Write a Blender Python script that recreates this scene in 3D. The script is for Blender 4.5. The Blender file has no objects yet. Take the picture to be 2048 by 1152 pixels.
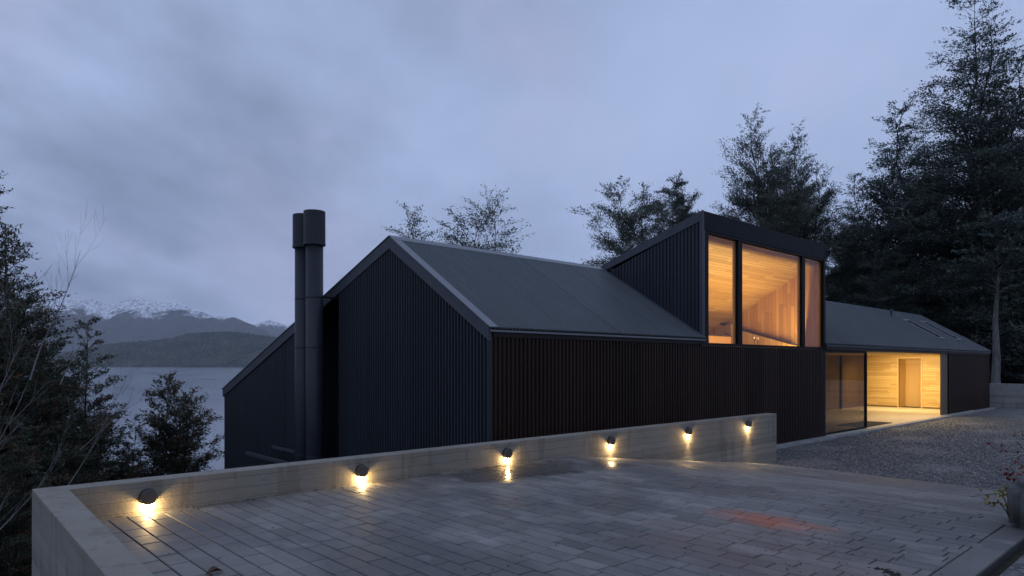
import bpy, bmesh, math, random
import numpy as np
from mathutils import Vector, Matrix

SC = bpy.context.scene
COL = SC.collection
R = math.radians
FPX, HOR, CZ = 1337.0, 727.0, 2.25
RX, RY, FX, FY = .7386, -.6741, .6741, .7386      # camera right and forward on the ground plan


def at(px, py, t):
    """point seen at photo pixel px,py and t metres ahead of the camera"""
    dr = (px - 1024) / FPX
    return Vector(((RX * dr + FX) * t, (RY * dr + FY) * t, CZ - (py - HOR) / FPX * t))


# ------------------------------------------------------------------ scene settings
SC.view_settings.view_transform = 'Standard'
SC.view_settings.look = 'None'
SC.view_settings.exposure = 0
SC.view_settings.gamma = 1
SC.render.engine = 'CYCLES'
SC.cycles.use_denoising = True
SC.cycles.max_bounces = 8
SC.cycles.diffuse_bounces = 4
SC.cycles.glossy_bounces = 3
SC.cycles.transparent_max_bounces = 12
SC.cycles.volume_bounces = 1
SC.cycles.caustics_reflective = False
SC.cycles.caustics_refractive = False
SC.cycles.sample_clamp_indirect = 3

cam_d = bpy.data.cameras.new('camera')
cam = bpy.data.objects.new('camera', cam_d)
COL.objects.link(cam)
cam.location = (0, 0, CZ)
cam.rotation_euler = (R(90), 0, -math.atan2(FX, FY))
cam_d.sensor_width = 36
cam_d.lens = FPX / 2048 * 36
cam_d.shift_y = (HOR - 576) / 2048
cam_d.clip_start = .05
cam_d.clip_end = 60000
SC.camera = cam


# ------------------------------------------------------------------ material helpers
class NT:
    def __init__(s, name):
        s.m = bpy.data.materials.new(name)
        s.m.use_nodes = True
        s.t = s.m.node_tree
        s.t.nodes.clear()
        s.out = s.n('ShaderNodeOutputMaterial')

    def n(s, kind, **kw):
        nd = s.t.nodes.new(kind)
        for k, v in kw.items():
            setattr(nd, k, v)
        return nd

    def l(s, a, b):
        s.t.links.new(a, b)

    def setin(s, sock, v):
        if hasattr(v, 'is_output') or isinstance(v, bpy.types.NodeSocket):
            s.l(v, sock)
        else:
            sock.default_value = v

    def math(s, op, a, b=0.0, c=None, clamp=False):
        nd = s.n('ShaderNodeMath', operation=op)
        nd.use_clamp = clamp
        s.setin(nd.inputs[0], a)
        s.setin(nd.inputs[1], b)
        if c is not None:
            s.setin(nd.inputs[2], c)
        return nd.outputs[0]

    def vmap(s, vec, scale=(1, 1, 1), loc=(0, 0, 0), rot=(0, 0, 0)):
        nd = s.n('ShaderNodeMapping')
        s.l(vec, nd.inputs[0])
        nd.inputs['Scale'].default_value = scale
        nd.inputs['Location'].default_value = loc
        nd.inputs['Rotation'].default_value = rot
        return nd.outputs[0]

    def noise(s, vec, scale, detail=4, rough=.55, out=0):
        nd = s.n('ShaderNodeTexNoise')
        if vec is not None:
            s.l(vec, nd.inputs['Vector'])
        nd.inputs['Scale'].default_value = scale
        nd.inputs['Detail'].default_value = detail
        nd.inputs['Roughness'].default_value = rough
        return nd.outputs[out]

    def white(s, v, dims='1D'):
        nd = s.n('ShaderNodeTexWhiteNoise', noise_dimensions=dims)
        s.l(v, nd.inputs['W' if dims == '1D' else 'Vector'])
        return nd.outputs[0]

    def ramp(s, fac, stops, interp='LINEAR'):
        nd = s.n('ShaderNodeValToRGB')
        nd.color_ramp.interpolation = interp
        el = nd.color_ramp.elements
        while len(el) > 1:
            el.remove(el[-1])
        el[0].position, el[0].color = stops[0][0], tuple(stops[0][1]) + (1,)
        for p, c in stops[1:]:
            e = el.new(p)
            e.color = tuple(c) + (1,)
        s.l(fac, nd.inputs[0])
        return nd.outputs[0]

    def mix(s, fac, a, b, mode='MIX'):
        nd = s.n('ShaderNodeMix', data_type='RGBA', blend_type=mode)
        s.setin(nd.inputs[0], fac)
        for i, v in ((6, a), (7, b)):
            if isinstance(v, (tuple, list)):
                nd.inputs[i].default_value = tuple(v) + ((1,) if len(v) == 3 else ())
            else:
                s.setin(nd.inputs[i], v)
        return nd.outputs[2]

    def coord(s, which='Object'):
        return s.n('ShaderNodeTexCoord').outputs[which]

    def sep(s, v):
        nd = s.n('ShaderNodeSeparateXYZ')
        s.l(v, nd.inputs[0])
        return nd.outputs

    def comb(s, x, y, z):
        nd = s.n('ShaderNodeCombineXYZ')
        for i, v in enumerate((x, y, z)):
            s.setin(nd.inputs[i], v)
        return nd.outputs[0]

    def bump(s, h, strength=.3, dist=.01, normal=None):
        nd = s.n('ShaderNodeBump')
        s.l(h, nd.inputs['Height'])
        nd.inputs['Strength'].default_value = strength
        nd.inputs['Distance'].default_value = dist
        if normal is not None:
            s.l(normal, nd.inputs['Normal'])
        return nd.outputs[0]

    def pbr(s, col, rough=.6, metal=0.0, normal=None, spec=.5):
        nd = s.n('ShaderNodeBsdfPrincipled')
        if isinstance(col, (tuple, list)):
            nd.inputs['Base Color'].default_value = tuple(col) + (1,)
        else:
            s.l(col, nd.inputs['Base Color'])
        s.setin(nd.inputs['Roughness'], rough)
        s.setin(nd.inputs['Metallic'], metal)
        nd.inputs['Specular IOR Level'].default_value = spec
        if normal is not None:
            s.l(normal, nd.inputs['Normal'])
        s.l(nd.outputs[0], s.out.inputs[0])
        return nd


def plain(name, col, rough=.6, metal=0.0, var=.12, spec=.5, scale=3.0):
    k = NT(name)
    co = k.coord()
    f = k.noise(co, scale, 5)
    f2 = k.noise(co, scale * 14, 3)
    fac = k.math('ADD', k.math('MULTIPLY', f, .7), k.math('MULTIPLY', f2, .3))
    c = k.ramp(fac, [(.3, [x * (1 - var * 1.6) for x in col]), (.7, [x * (1 + var * 1.6) for x in col])])
    k.pbr(c, k.math('ADD', k.math('MULTIPLY', f, .2), rough - .1), metal, None, spec)
    return k.m


def mat_sheet(name, col, axis, width, rough=.42, var=.18, spec=.5):
    """painted profiled steel: slight tone change from sheet to sheet, faint streaks down the sheet"""
    k = NT(name)
    co = k.coord()
    x, y, z = k.sep(co)
    u = x if axis == 'X' else y
    idx = k.math('FLOOR', k.math('DIVIDE', u, width))
    rnd = k.white(idx)
    st = k.noise(k.vmap(co, (3, 3, .25)), 2.0, 4)
    mo = k.noise(co, .8, 3)
    f = k.math('ADD', k.math('ADD', k.math('MULTIPLY', rnd, .35), k.math('MULTIPLY', st, .35)), k.math('MULTIPLY', mo, .3))
    c = k.ramp(f, [(.2, [v * (1 - var) for v in col]), (.8, [v * (1 + var) for v in col])])
    seam = k.math('LESS_THAN', k.math('FRACT', k.math('DIVIDE', u, width)), .022)
    c = k.mix(k.math('MULTIPLY', seam, .6), c, [v * .35 for v in col])
    run = k.math('GREATER_THAN', k.noise(k.vmap(co, (9, 9, .35) if axis == 'Y' else (9, .5, .5)), 1.3, 5, .65), .6)
    c = k.mix(k.math('MULTIPLY', run, .22), c, [v * 1.9 + .004 for v in col])
    k.pbr(c, k.math('ADD', k.math('MULTIPLY', st, .25), rough - .12), 0, None, spec)
    return k.m


def mat_boards(name, along, across, w, cols, groove=.06, rough=.5, grain=1.0, length=2.2):
    """wood boards; along / across name the axes the boards run along and are counted across"""
    k = NT(name)
    co = k.coord()
    ax = dict(zip('XYZ', k.sep(co)))
    u = k.math('DIVIDE', ax[across], w)
    idx = k.math('FLOOR', u)
    fr = k.math('FRACT', u)
    off = k.white(idx)
    l = k.math('ADD', k.math('DIVIDE', ax[along], length), k.math('MULTIPLY', off, 7.3))
    r2 = k.white(k.math('ADD', k.math('MULTIPLY', idx, 13.7), k.math('FLOOR', l)))
    sc = {'X': 14, 'Y': 14, 'Z': 14}
    sc[along] = .7
    g = k.noise(k.vmap(co, (sc['X'], sc['Y'], sc['Z'])), 1.6 * grain, 5, .6)
    f = k.math('ADD', k.math('MULTIPLY', r2, .6), k.math('MULTIPLY', g, .45))
    c = k.ramp(f, [(.1, cols[0]), (.5, cols[1]), (.95, cols[2])])
    edge = k.math('LESS_THAN', fr, groove)
    edge2 = k.math('LESS_THAN', k.math('FRACT', l), .004)
    e = k.math('MAXIMUM', edge, edge2)
    c = k.mix(e, c, [v * .35 for v in cols[0]])
    k.pbr(c, rough, 0, k.bump(k.math('SUBTRACT', g, k.math('MULTIPLY', e, 2.0)), .35, .004))
    return k.m


def mat_concrete(name, base=(.235, .212, .175), horizontal=True, boards=.115):
    k = NT(name)
    co = k.coord()
    x, y, z = k.sep(co)
    big = k.noise(co, .9, 5, .6)
    fine = k.noise(co, 35, 4, .6)
    mid = k.noise(k.vmap(co, (1, 1, 6)), 2.2, 5, .62)
    zb = k.math('DIVIDE', z, boards)
    idx = k.math('FLOOR', zb)
    rnd = k.white(idx)
    fr = k.math('FRACT', zb)
    line = k.math('LESS_THAN', fr, .045)
    seam = k.math('LESS_THAN', k.math('FRACT', k.math('DIVIDE', k.math('ADD', x, k.math('MULTIPLY', k.white(idx), 2.2)), 2.4)), .004)
    f = k.math('ADD', k.math('ADD', k.math('MULTIPLY', big, .45), k.math('MULTIPLY', mid, .35)), k.math('MULTIPLY', rnd, .2))
    c = k.ramp(f, [(.28, [v * .62 for v in base]), (.5, base), (.72, [v * 1.3 for v in base])])
    c = k.mix(k.math('MULTIPLY', fine, .35), c, [v * .6 for v in base])
    # brown drips and algae with shapes of their own
    drip = k.noise(k.vmap(co, (3.2, 3.2, .5)), 1.7, 5, .6)
    c = k.mix(k.math('MULTIPLY', k.math('GREATER_THAN', drip, .58), .34), c, (.11, .1, .065))
    lm = k.math('MAXIMUM', line, k.math('MULTIPLY', seam, .45))
    c = k.mix(k.math('MULTIPLY', lm, .5), c, [v * .45 for v in base])
    # blow holes
    vo = k.n('ShaderNodeTexVoronoi')
    k.l(co, vo.inputs['Vector'])
    vo.inputs['Scale'].default_value = 9
    hole = k.math('LESS_THAN', vo.outputs['Distance'], .055)
    c = k.mix(k.math('MULTIPLY', hole, .6), c, [v * .3 for v in base])
    h = k.math('SUBTRACT', k.math('ADD', k.math('MULTIPLY', rnd, .5), k.math('ADD', k.math('MULTIPLY', fine, .25), k.math('MULTIPLY', mid, .5))),
               k.math('ADD', k.math('MULTIPLY', lm, .8), k.math('MULTIPLY', hole, .8)))
    k.pbr(c, .78, 0, k.bump(h, .9, .012), .35)
    return k.m


def ell(k, x, y, cx, cy, ax, ay, wob, inner=.6):
    """soft elliptical patch mask, 1 inside"""
    dx = k.math('DIVIDE', k.math('SUBTRACT', x, cx), ax)
    dy = k.math('DIVIDE', k.math('SUBTRACT', y, cy), ay)
    d = k.math('SQRT', k.math('ADD', k.math('MULTIPLY', dx, dx), k.math('MULTIPLY', dy, dy)))
    d = k.math('ADD', d, k.math('MULTIPLY', k.math('SUBTRACT', wob, .5), 1.5))
    nd = k.n('ShaderNodeMapRange')
    nd.interpolation_type = 'SMOOTHSTEP'
    k.l(d, nd.inputs[0])
    nd.inputs[1].default_value = 1.1
    nd.inputs[2].default_value = inner
    nd.inputs[3].default_value = 0
    nd.inputs[4].default_value = 1
    return nd.outputs[0]


def mat_paver():
    k = NT('paver_concrete')
    co = k.coord()
    x, y, z = k.sep(co)
    at_ = k.n('ShaderNodeAttribute')
    at_.attribute_name = 'tone'
    tone = at_.outputs['Fac']
    fine = k.noise(co, 60, 4, .65)
    mid = k.noise(co, 5, 5, .6)
    big = k.noise(co, .6, 5, .6)
    f = k.math('ADD', k.math('ADD', k.math('MULTIPLY', tone, .32), k.math('MULTIPLY', fine, .18)), k.math('ADD', k.math('MULTIPLY', mid, .22), k.math('MULTIPLY', big, .32)))
    c = k.ramp(f, [(.32, (.088, .084, .077)), (.5, (.155, .149, .137)), (.7, (.22, .213, .197))])
    wob = k.noise(k.vmap(co, (1, 1, 0)), 1.6, 5, .6)
    wet = ell(k, x, y, 6.2, 6.75, 1.5, .85, wob, .5)
    wet2 = ell(k, x, y, 3.5, 5.2, .5, .45, wob)
    wet3 = k.math('MULTIPLY', ell(k, x, y, 7.6, 6.3, .8, .5, wob, .1), .55)
    wet = k.math('MAXIMUM', wet, wet3)
    damp = k.ramp(k.noise(k.vmap(co, (1, .5, 0)), .75, 5, .6), [(.47, (0, 0, 0)), (.56, (1, 1, 1))])
    c = k.mix(k.math('MULTIPLY', damp, .7), c, (.07, .068, .067))
    grit = k.math('GREATER_THAN', k.noise(co, 95, 3, .7), .64)
    c = k.mix(k.math('MULTIPLY', grit, .5), c, (.05, .048, .045))
    c = k.mix(k.math('MULTIPLY', wet, .85), c, (.038, .035, .033))
    c = k.mix(k.math('MULTIPLY', wet2, .45), c, (.09, .09, .09))
    # pale lime bloom and a red-orange patch
    bloom = k.ramp(k.noise(k.vmap(co, (1.2, .7, 0), (3, 1, 0)), 1.6, 6, .65), [(.6, (0, 0, 0)), (.72, (1, 1, 1))])
    c = k.mix(k.math('MULTIPLY', bloom, .4), c, (.34, .335, .32))
    russet = ell(k, x, y, 5.95, 3.0, .34, .72, k.noise(k.vmap(co, (1, 1, 0)), 4, 5, .7), .1)
    c = k.mix(k.math('MULTIPLY', russet, k.math('ADD', .25, k.math('MULTIPLY', mid, .65))), c, (.5, .11, .035))
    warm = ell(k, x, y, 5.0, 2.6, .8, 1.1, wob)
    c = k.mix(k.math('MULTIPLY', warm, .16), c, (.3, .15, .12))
    ro = k.math('SUBTRACT', .74, k.math('MULTIPLY', damp, .16))
    ro = k.math('SUBTRACT', ro, k.math('MULTIPLY', wet, .48))
    ro = k.math('ADD', ro, k.math('MULTIPLY', k.math('SUBTRACT', mid, .5), .2))
    k.pbr(c, ro, 0, k.bump(k.math('ADD', k.math('MULTIPLY', fine, .5), mid), .45, .004), .45)
    return k.m


def mat_gravel(name='gravel', dark=1.0):
    k = NT(name)
    co = k.coord()
    vo = k.n('ShaderNodeTexVoronoi')
    k.l(co, vo.inputs['Vector'])
    vo.inputs['Scale'].default_value = 24
    vo.inputs['Randomness'].default_value = 1
    r = k.sep(vo.outputs['Color'])[0]
    big = k.noise(co, .5, 4)
    f = k.math('ADD', k.math('MULTIPLY', r, .75), k.math('MULTIPLY', big, .3))
    c = k.ramp(f, [(.1, (.06 * dark, .062 * dark, .062 * dark)), (.55, (.15 * dark, .15 * dark, .145 * dark)), (.95, (.33 * dark, .33 * dark, .32 * dark))])
    h = k.math('SUBTRACT', 1.0, vo.outputs['Distance'])
    k.pbr(c, .7, 0, k.bump(k.math('ADD', h, k.math('MULTIPLY', r, .5)), 1.0, .03))
    return k.m


def mat_leaf(name, stops, rough=.6, trans=.3):
    k = NT(name)
    a = k.n('ShaderNodeAttribute')
    a.attribute_name = 'tone'
    c = k.ramp(a.outputs['Fac'], stops)
    p = k.n('ShaderNodeBsdfPrincipled')
    k.l(c, p.inputs['Base Color'])
    p.inputs['Roughness'].default_value = rough
    p.inputs['Specular IOR Level'].default_value = .35
    tr = k.n('ShaderNodeBsdfTranslucent')
    k.l(c, tr.inputs[0])
    mx = k.n('ShaderNodeMixShader')
    mx.inputs[0].default_value = trans
    k.l(p.outputs[0], mx.inputs[1])
    k.l(tr.outputs[0], mx.inputs[2])
    k.l(mx.outputs[0], k.out.inputs[0])
    return k.m


def mat_glass(name, refl=1.0, tint=(.97, .97, .97)):
    k = NT(name)
    fr = k.n('ShaderNodeFresnel')
    fr.inputs[0].default_value = 1.5
    tr = k.n('ShaderNodeBsdfTransparent')
    tr.inputs[0].default_value = tuple(tint) + (1,)
    gl = k.n('ShaderNodeBsdfGlossy')
    gl.inputs['Roughness'].default_value = .01
    mx = k.n('ShaderNodeMixShader')
    bf = k.n('ShaderNodeNewGeometry').outputs['Backfacing']
    k.l(k.math('MULTIPLY', k.math('MULTIPLY', fr.outputs[0], refl, clamp=True), k.math('SUBTRACT', 1.0, bf)), mx.inputs[0])
    k.l(tr.outputs[0], mx.inputs[1])
    k.l(gl.outputs[0], mx.inputs[2])
    k.l(mx.outputs[0], k.out.inputs[0])
    return k.m


def mat_emit(name, col, st):
    k = NT(name)
    e = k.n('ShaderNodeEmission')
    e.inputs[0].default_value = tuple(col) + (1,)
    e.inputs[1].default_value = st
    k.l(e.outputs[0], k.out.inputs[0])
    return k.m


def mat_bark(name, c0, c1):
    k = NT(name)
    co = k.coord()
    f = k.noise(k.vmap(co, (6, 6, 1.2)), 1.5, 5, .65)
    c = k.ramp(f, [(.35, c0), (.65, c1)])
    k.pbr(c, .85, 0, k.bump(f, .6, .03), .2)
    return k.m


def mat_terrain():
    k = NT('soil')
    co = k.coord()
    f = k.noise(co, .5, 6, .65)
    g = k.noise(co, 9, 5, .65)
    c = k.ramp(k.math('ADD', k.math('MULTIPLY', f, .6), k.math('MULTIPLY', g, .4)), [(.35, (.02, .024, .016)), (.55, (.045, .042, .03)), (.7, (.075, .07, .055))])
    k.pbr(c, .95, 0, k.bump(g, .7, .08), .1)
    return k.m


def mat_water():
    k = NT('lake_water')
    co = k.coord()
    w = k.noise(k.vmap(co, (1, .3, 1), rot=(0, 0, .6)), .02, 4, .5)
    c = k.ramp(w, [(.3, (.05, .068, .088)), (.7, (.065, .085, .11))])
    ro = k.math('ADD', .1, k.math('MULTIPLY', w, .12))
    rp = k.noise(k.vmap(co, (1, .5, 1), rot=(0, 0, .6)), .6, 3, .5)
    k.pbr(c, ro, 0, k.bump(rp, .12, .4), .5)
    return k.m


def mat_hill():
    k = NT('far_forest')
    co = k.coord()
    f = k.noise(k.vmap(co, (1, 1, .4)), .035, 6, .7)
    g = k.noise(co, .006, 4, .6)
    c = k.ramp(k.math('ADD', k.math('MULTIPLY', f, .65), k.math('MULTIPLY', g, .35)),
               [(.38, (.006, .012, .01)), (.5, (.04, .052, .042)), (.58, (.1, .085, .065)), (.68, (.17, .16, .13))])
    k.pbr(c, .95, 0, None, .05)
    return k.m


def mat_mountain():
    k = NT('mountain_rock')
    co = k.coord()
    x, y, z = k.sep(co)
    geo = k.n('ShaderNodeNewGeometry')
    nz = k.sep(geo.outputs['Normal'])[2]
    f = k.noise(k.vmap(co, (1, 1, .7)), .0022, 8, .68)
    f2 = k.noise(co, .012, 6, .7)
    rock = k.ramp(k.math('ADD', k.math('MULTIPLY', f, .5), k.math('MULTIPLY', f2, .5)), [(.35, (.03, .034, .034)), (.65, (.085, .09, .09))])
    alt = k.math('ADD', z, k.math('MULTIPLY', k.math('SUBTRACT', f, .5), 1100))
    alt = k.math('ADD', alt, k.math('MULTIPLY', k.math('SUBTRACT', f2, .5), 500))
    alt = k.math('ADD', alt, k.math('MULTIPLY', nz, 160))
    sn = k.n('ShaderNodeMapRange')
    k.l(alt, sn.inputs[0])
    sn.inputs[1].default_value = 960
    sn.inputs[2].default_value = 1060
    patch = k.ramp(k.noise(k.vmap(co, (1, 1, .5)), .02, 6, .75), [(.45, (0, 0, 0)), (.53, (1, 1, 1))])
    c = k.mix(k.math('MULTIPLY', sn.outputs[0], k.math('ADD', .3, patch, clamp=True)), rock, (.86, .88, .92))
    k.pbr(c, .9, 0, None, .1)
    return k.m


M = dict(
    gable=mat_sheet('black_profiled_steel', (.019, .023, .03), 'Y', .85, .5, .18, .3),
    front=mat_sheet('glow_tinted_profiled_cladding', (.025, .0135, .0095), 'X', .9, .5, .5, .2),  # brown tint puts the warm glow on the front wall into the colour
    dormer=mat_sheet('blue_black_profiled_steel', (.026, .032, .044), 'Y', .8, .5, .18, .3),
    roof=mat_sheet('grey_corrugated_roof_steel', (.082, .093, .1), 'X', .84, .5, .09, .4),
    trim=plain('dark_metal_flashing', (.05, .057, .07), .5, 0, .1, .35),
    cap=plain('grey_ridge_flashing', (.13, .14, .155), .4, 0, .1),
    black=plain('black_frame_metal', (.006, .0065, .008), .55, 0, .15, .12),
    fascia=plain('blue_black_fascia', (.006, .0085, .014), .6, 0, .12, .12),
    bronze=plain('dark_bronze_trim', (.018, .012, .01), .55, 0, .15, .2),
    flue=plain('graphite_flue_steel', (.022, .026, .034), .5, 0, .14, .3, 1.5),
    lampm=plain('dark_lamp_metal', (.06, .052, .045), .55, 0, .15),
    ceil=mat_boards('honey_ceiling_boards', 'X', 'Y', .085, [(.3, .17, .055), (.44, .275, .105), (.55, .37, .16)], .09),
    wallb=mat_boards('honey_wall_boards', 'Z', 'Y', .125, [(.32, .15, .045), (.46, .25, .09), (.57, .36, .15)], .05),
    pale=mat_boards('pale_timber_boards', 'Y', 'Z', .085, [(.42, .27, .11), (.56, .39, .17), (.66, .49, .25)], .07, .5, 1, 1.7),
    door=mat_boards('door_veneer', 'Z', 'Y', 2.0, [(.56, .37, .16), (.63, .43, .2), (.68, .48, .24)], 0.0),
    walnut=mat_boards('walnut_boards', 'Z', 'X', .3, [(.12, .075, .035), (.17, .105, .05), (.21, .135, .07)], .04),
    brownp=plain('brown_panel', (.13, .085, .045), .5, 0, .1),
    conc=mat_concrete('board_formed_concrete'),
    conc2=mat_concrete('grey_concrete', (.3, .3, .29)),
    slab=plain('polished_concrete_floor', (.46, .42, .34), .35, 0, .1),
    kerb=plain('kerb_concrete', (.24, .24, .23), .7, 0, .2),
    joint=plain('joint_sand', (.035, .034, .032), .95, 0, .3),
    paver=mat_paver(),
    gravel=mat_gravel('gravel', .85),
    gravel2=mat_gravel('dark_gravel', .5),
    skyf=plain('pale_skylight_frame', (.19, .2, .22), .4, 0, .1),
    soil=mat_terrain(),
    water=mat_water(),
    hill=mat_hill(),
    mount=mat_mountain(),
    glass=mat_glass('window_glass', .8),
    glass2=mat_glass('entry_glass', 2.2, (.72, .7, .66)),
    skyl=mat_glass('skylight_glass', 1.6, (.08, .09, .1)),
    bark=mat_bark('dark_bark', (.028, .025, .022), (.075, .068, .06)),
    palebark=mat_bark('pale_bark', (.06, .06, .058), (.19, .19, .18)),
    twig=mat_bark('grey_twig_bark', (.12, .11, .11), (.22, .21, .2)),
    leafR=mat_leaf('beech_leaves', [(0, (.05, .06, .05)), (.5, (.115, .135, .108)), (.85, (.17, .18, .14)), (1, (.17, .12, .08))]),
    leafD=mat_leaf('dark_evergreen_leaves', [(0, (.045, .06, .055)), (.6, (.105, .135, .118)), (1, (.15, .175, .15))]),
    leafL=mat_leaf('mixed_autumn_leaves', [(0, (.03, .038, .026)), (.5, (.07, .085, .055)), (.78, (.11, .115, .07)), (.86, (.15, .06, .03)), (1, (.2, .085, .04))]),
    leafY=mat_leaf('yellow_green_leaves', [(0, (.1, .12, .03)), (.6, (.25, .22, .05)), (1, (.42, .26, .06))]),
    leafRed=mat_leaf('red_leaves', [(0, (.07, .015, .015)), (.6, (.2, .035, .025)), (1, (.32, .08, .04))]),
    stone=plain('weathered_stone', (.085, .09, .088), .85, 0, .25, .3, 8),
    litter=plain('dark_leaf_litter', (.02, .016, .012), .9, 0, .4),
    mat=plain('charcoal_mat', (.02, .018, .016), .95, 0, .3),
    lens=mat_emit('lamp_lens_glow', (1, .78, .42), 14),
    bead=mat_emit('small_lamp_glow', (1, .8, .5), 2.2),
)


# ------------------------------------------------------------------ mesh helpers
class MB:
    def __init__(s):
        s.v, s.f = [], []

    def add(s, vs, fs):
        o = len(s.v)
        s.v += [tuple(p) for p in vs]
        s.f += [tuple(i + o for i in f) for f in fs]
        return s

    def box(s, x0, x1, y0, y1, z0, z1):
        return s.add([(x0, y0, z0), (x1, y0, z0), (x1, y1, z0), (x0, y1, z0), (x0, y0, z1), (x1, y0, z1), (x1, y1, z1), (x0, y1, z1)],
                     [(0, 3, 2, 1), (4, 5, 6, 7), (0, 1, 5, 4), (1, 2, 6, 5), (2, 3, 7, 6), (3, 0, 4, 7)])

    def prism(s, poly, off):
        """poly: 3D points of one cap; off: vector to the other cap"""
        n = len(poly)
        off = Vector(off)
        vs = [Vector(p) for p in poly] + [Vector(p) + off for p in poly]
        fs = [tuple(range(n))[::-1], tuple(range(n, 2 * n))]
        fs += [(i, (i + 1) % n, (i + 1) % n + n, i + n) for i in range(n)]
        return s.add(vs, fs)

    def lathe(s, prof, c, axis='Z', seg=32):
        """prof: (r, h) pairs"""
        vs, fs = [], []
        for r, h in prof:
            for i in range(seg):
                a = 2 * math.pi * i / seg
                p = (r * math.cos(a), r * math.sin(a), h)
                if axis == 'Y':
                    p = (p[0], -p[2], p[1])
                elif axis == 'X':
                    p = (p[2], p[0], p[1])
                vs.append((p[0] + c[0], p[1] + c[1], p[2] + c[2]))
        for j in range(len(prof) - 1):
            for i in range(seg):
                a, b = j * seg + i, j * seg + (i + 1) % seg
                fs.append((a, b, b + seg, a + seg))
        fs.append(tuple(range(seg))[::-1])
        fs.append(tuple(range((len(prof) - 1) * seg, len(prof) * seg)))
        return s.add(vs, fs)

    def tube(s, pts, radii, seg=6):
        pts = [Vector(p) for p in pts]
        vs, fs = [], []
        for i, p in enumerate(pts):
            d = (pts[min(i + 1, len(pts) - 1)] - pts[max(i - 1, 0)]).normalized()
            a = d.cross(Vector((0, 0, 1)))
            if a.length < .05:
                a = d.cross(Vector((1, 0, 0)))
            a.normalize()
            b = d.cross(a)
            for k in range(seg):
                th = 2 * math.pi * k / seg
                vs.append(p + (a * math.cos(th) + b * math.sin(th)) * radii[i])
        for j in range(len(pts) - 1):
            for k in range(seg):
                q, w = j * seg + k, j * seg + (k + 1) % seg
                fs.append((q, w, w + seg, q + seg))
        fs.append(tuple(range(seg)))
        fs.append(tuple(range((len(pts) - 1) * seg, len(pts) * seg))[::-1])
        return s.add(vs, fs)

    def build(s, name, mat, parent=None, smooth=False, bevel=0, solid=0, fixn=True):
        me = bpy.data.meshes.new(name)
        me.from_pydata(s.v, [], s.f)
        if fixn or bevel:
            bm = bmesh.new()
            bm.from_mesh(me)
            if fixn:
                bmesh.ops.recalc_face_normals(bm, faces=bm.faces)
            if bevel:
                ed = [e for e in bm.edges if len(e.link_faces) == 2 and e.calc_face_angle() > .6]
                bmesh.ops.bevel(bm, geom=ed, offset=bevel, segments=2, affect='EDGES', profile=.6)
            bm.to_mesh(me)
            bm.free()
        me.materials.append(mat)
        if smooth:
            me.polygons.foreach_set('use_smooth', [True] * len(me.polygons))
        o = bpy.data.objects.new(name, me)
        COL.objects.link(o)
        o.parent = parent
        if solid:
            md = o.modifiers.new('solid', 'SOLIDIFY')
            md.thickness = solid
            md.offset = -1
        return o


def tag(o, label=None, cat=None, group=None, kind=None):
    if label: o['label'] = label
    if cat: o['category'] = cat
    if group: o['group'] = group
    if kind: o['kind'] = kind
    return o


def empty(name, loc=(0, 0, 0)):
    o = bpy.data.objects.new(name, None)
    o.empty_display_size = .3
    COL.objects.link(o)
    o.location = loc
    return o


def rib_profile(length, pitch, depth, kind='sine'):
    """list of (u, d) along a profiled sheet"""
    out = []
    n = int(length / pitch)
    pitch = length / n
    if kind == 'sine':
        k = 8
        for i in range(n * k + 1):
            out.append((i * pitch / k, depth * .5 * (1 + math.sin(2 * math.pi * i / k))))
    else:
        for i in range(n):
            for f, d in ((0, 0), (.42, 0), (.52, 1), (.9, 1)):
                out.append(((i + f) * pitch, d * depth))
        out.append((length, 0))
    return out


def rib_sheet(mb, origin, u, nrm, length, lo, hi, pitch, depth, kind='trap'):
    """profiled sheet; lo(u) and hi(u) give the 3D offset of bottom and top from origin + u*dir"""
    origin, u, nrm = Vector(origin), Vector(u), Vector(nrm)
    vs, fs = [], []
    for a, d in rib_profile(length, pitch, depth, kind):
        p = origin + u * a + nrm * d
        vs.append(p + Vector(lo(a)))
        vs.append(p + Vector(hi(a)))
    for i in range(len(vs) // 2 - 1):
        fs.append((2 * i, 2 * i + 2, 2 * i + 3, 2 * i + 1))
    mb.add(vs, fs)
    return mb


# ------------------------------------------------------------------ ground heights
XG, YF, YR, ZE, ZR = 7.46, 8.76, 11.86, 2.91, 4.85      # gable plane, front plane, ridge, eave, ridge heights
YB, ZB = 21.5, 1.45                                     # rear eave
X2, X3, XE = 14.18, 21.05, 40.8                         # dormer box and far gable
YW = 7.25
ZRW, ZP, XC, XP = 1.10, .785, 7.75, 14.85


def pave_z(x):
    if x < XC - .4: return ZP
    if x < XC + .4:
        q = (x - XC + .4) / .8
        return ZP - .118 * .4 * q * q
    return max(-.05, ZP - .118 * (x - XC))


def ground_z(x, y):
    top = pave_z(x) - .07
    if y > 7.35:
        top = min(top, -.12)
    if x < .9:
        top -= min(2.2, (.9 - x) * 2.4)
    d = -.75 * x + .66 * y
    q = max(0.0, d - 3.6)
    z = top - .74 * q + .35 * math.sin(x * .7 + y * .4) * min(1, q / 6)
    if q > 34: z = top - .74 * 34 - .2 * (q - 34)
    if x > 44: z += .05 * (x - 44)
    return max(z, -34)


# ------------------------------------------------------------------ setting
def grid(name, xs, ys, zf, mat, smooth=True):
    X, Y = np.meshgrid(xs, ys)
    Z = np.vectorize(zf)(X, Y)
    nx, ny = len(xs), len(ys)
    v = np.stack([X, Y, Z], -1).reshape(-1, 3)
    i, j = np.meshgrid(np.arange(nx - 1), np.arange(ny - 1))
    a = (j * nx + i).reshape(-1)
    f = np.stack([a, a + 1, a + nx + 1, a + nx], -1)
    return npmesh(name, v, f, mat, smooth)


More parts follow.
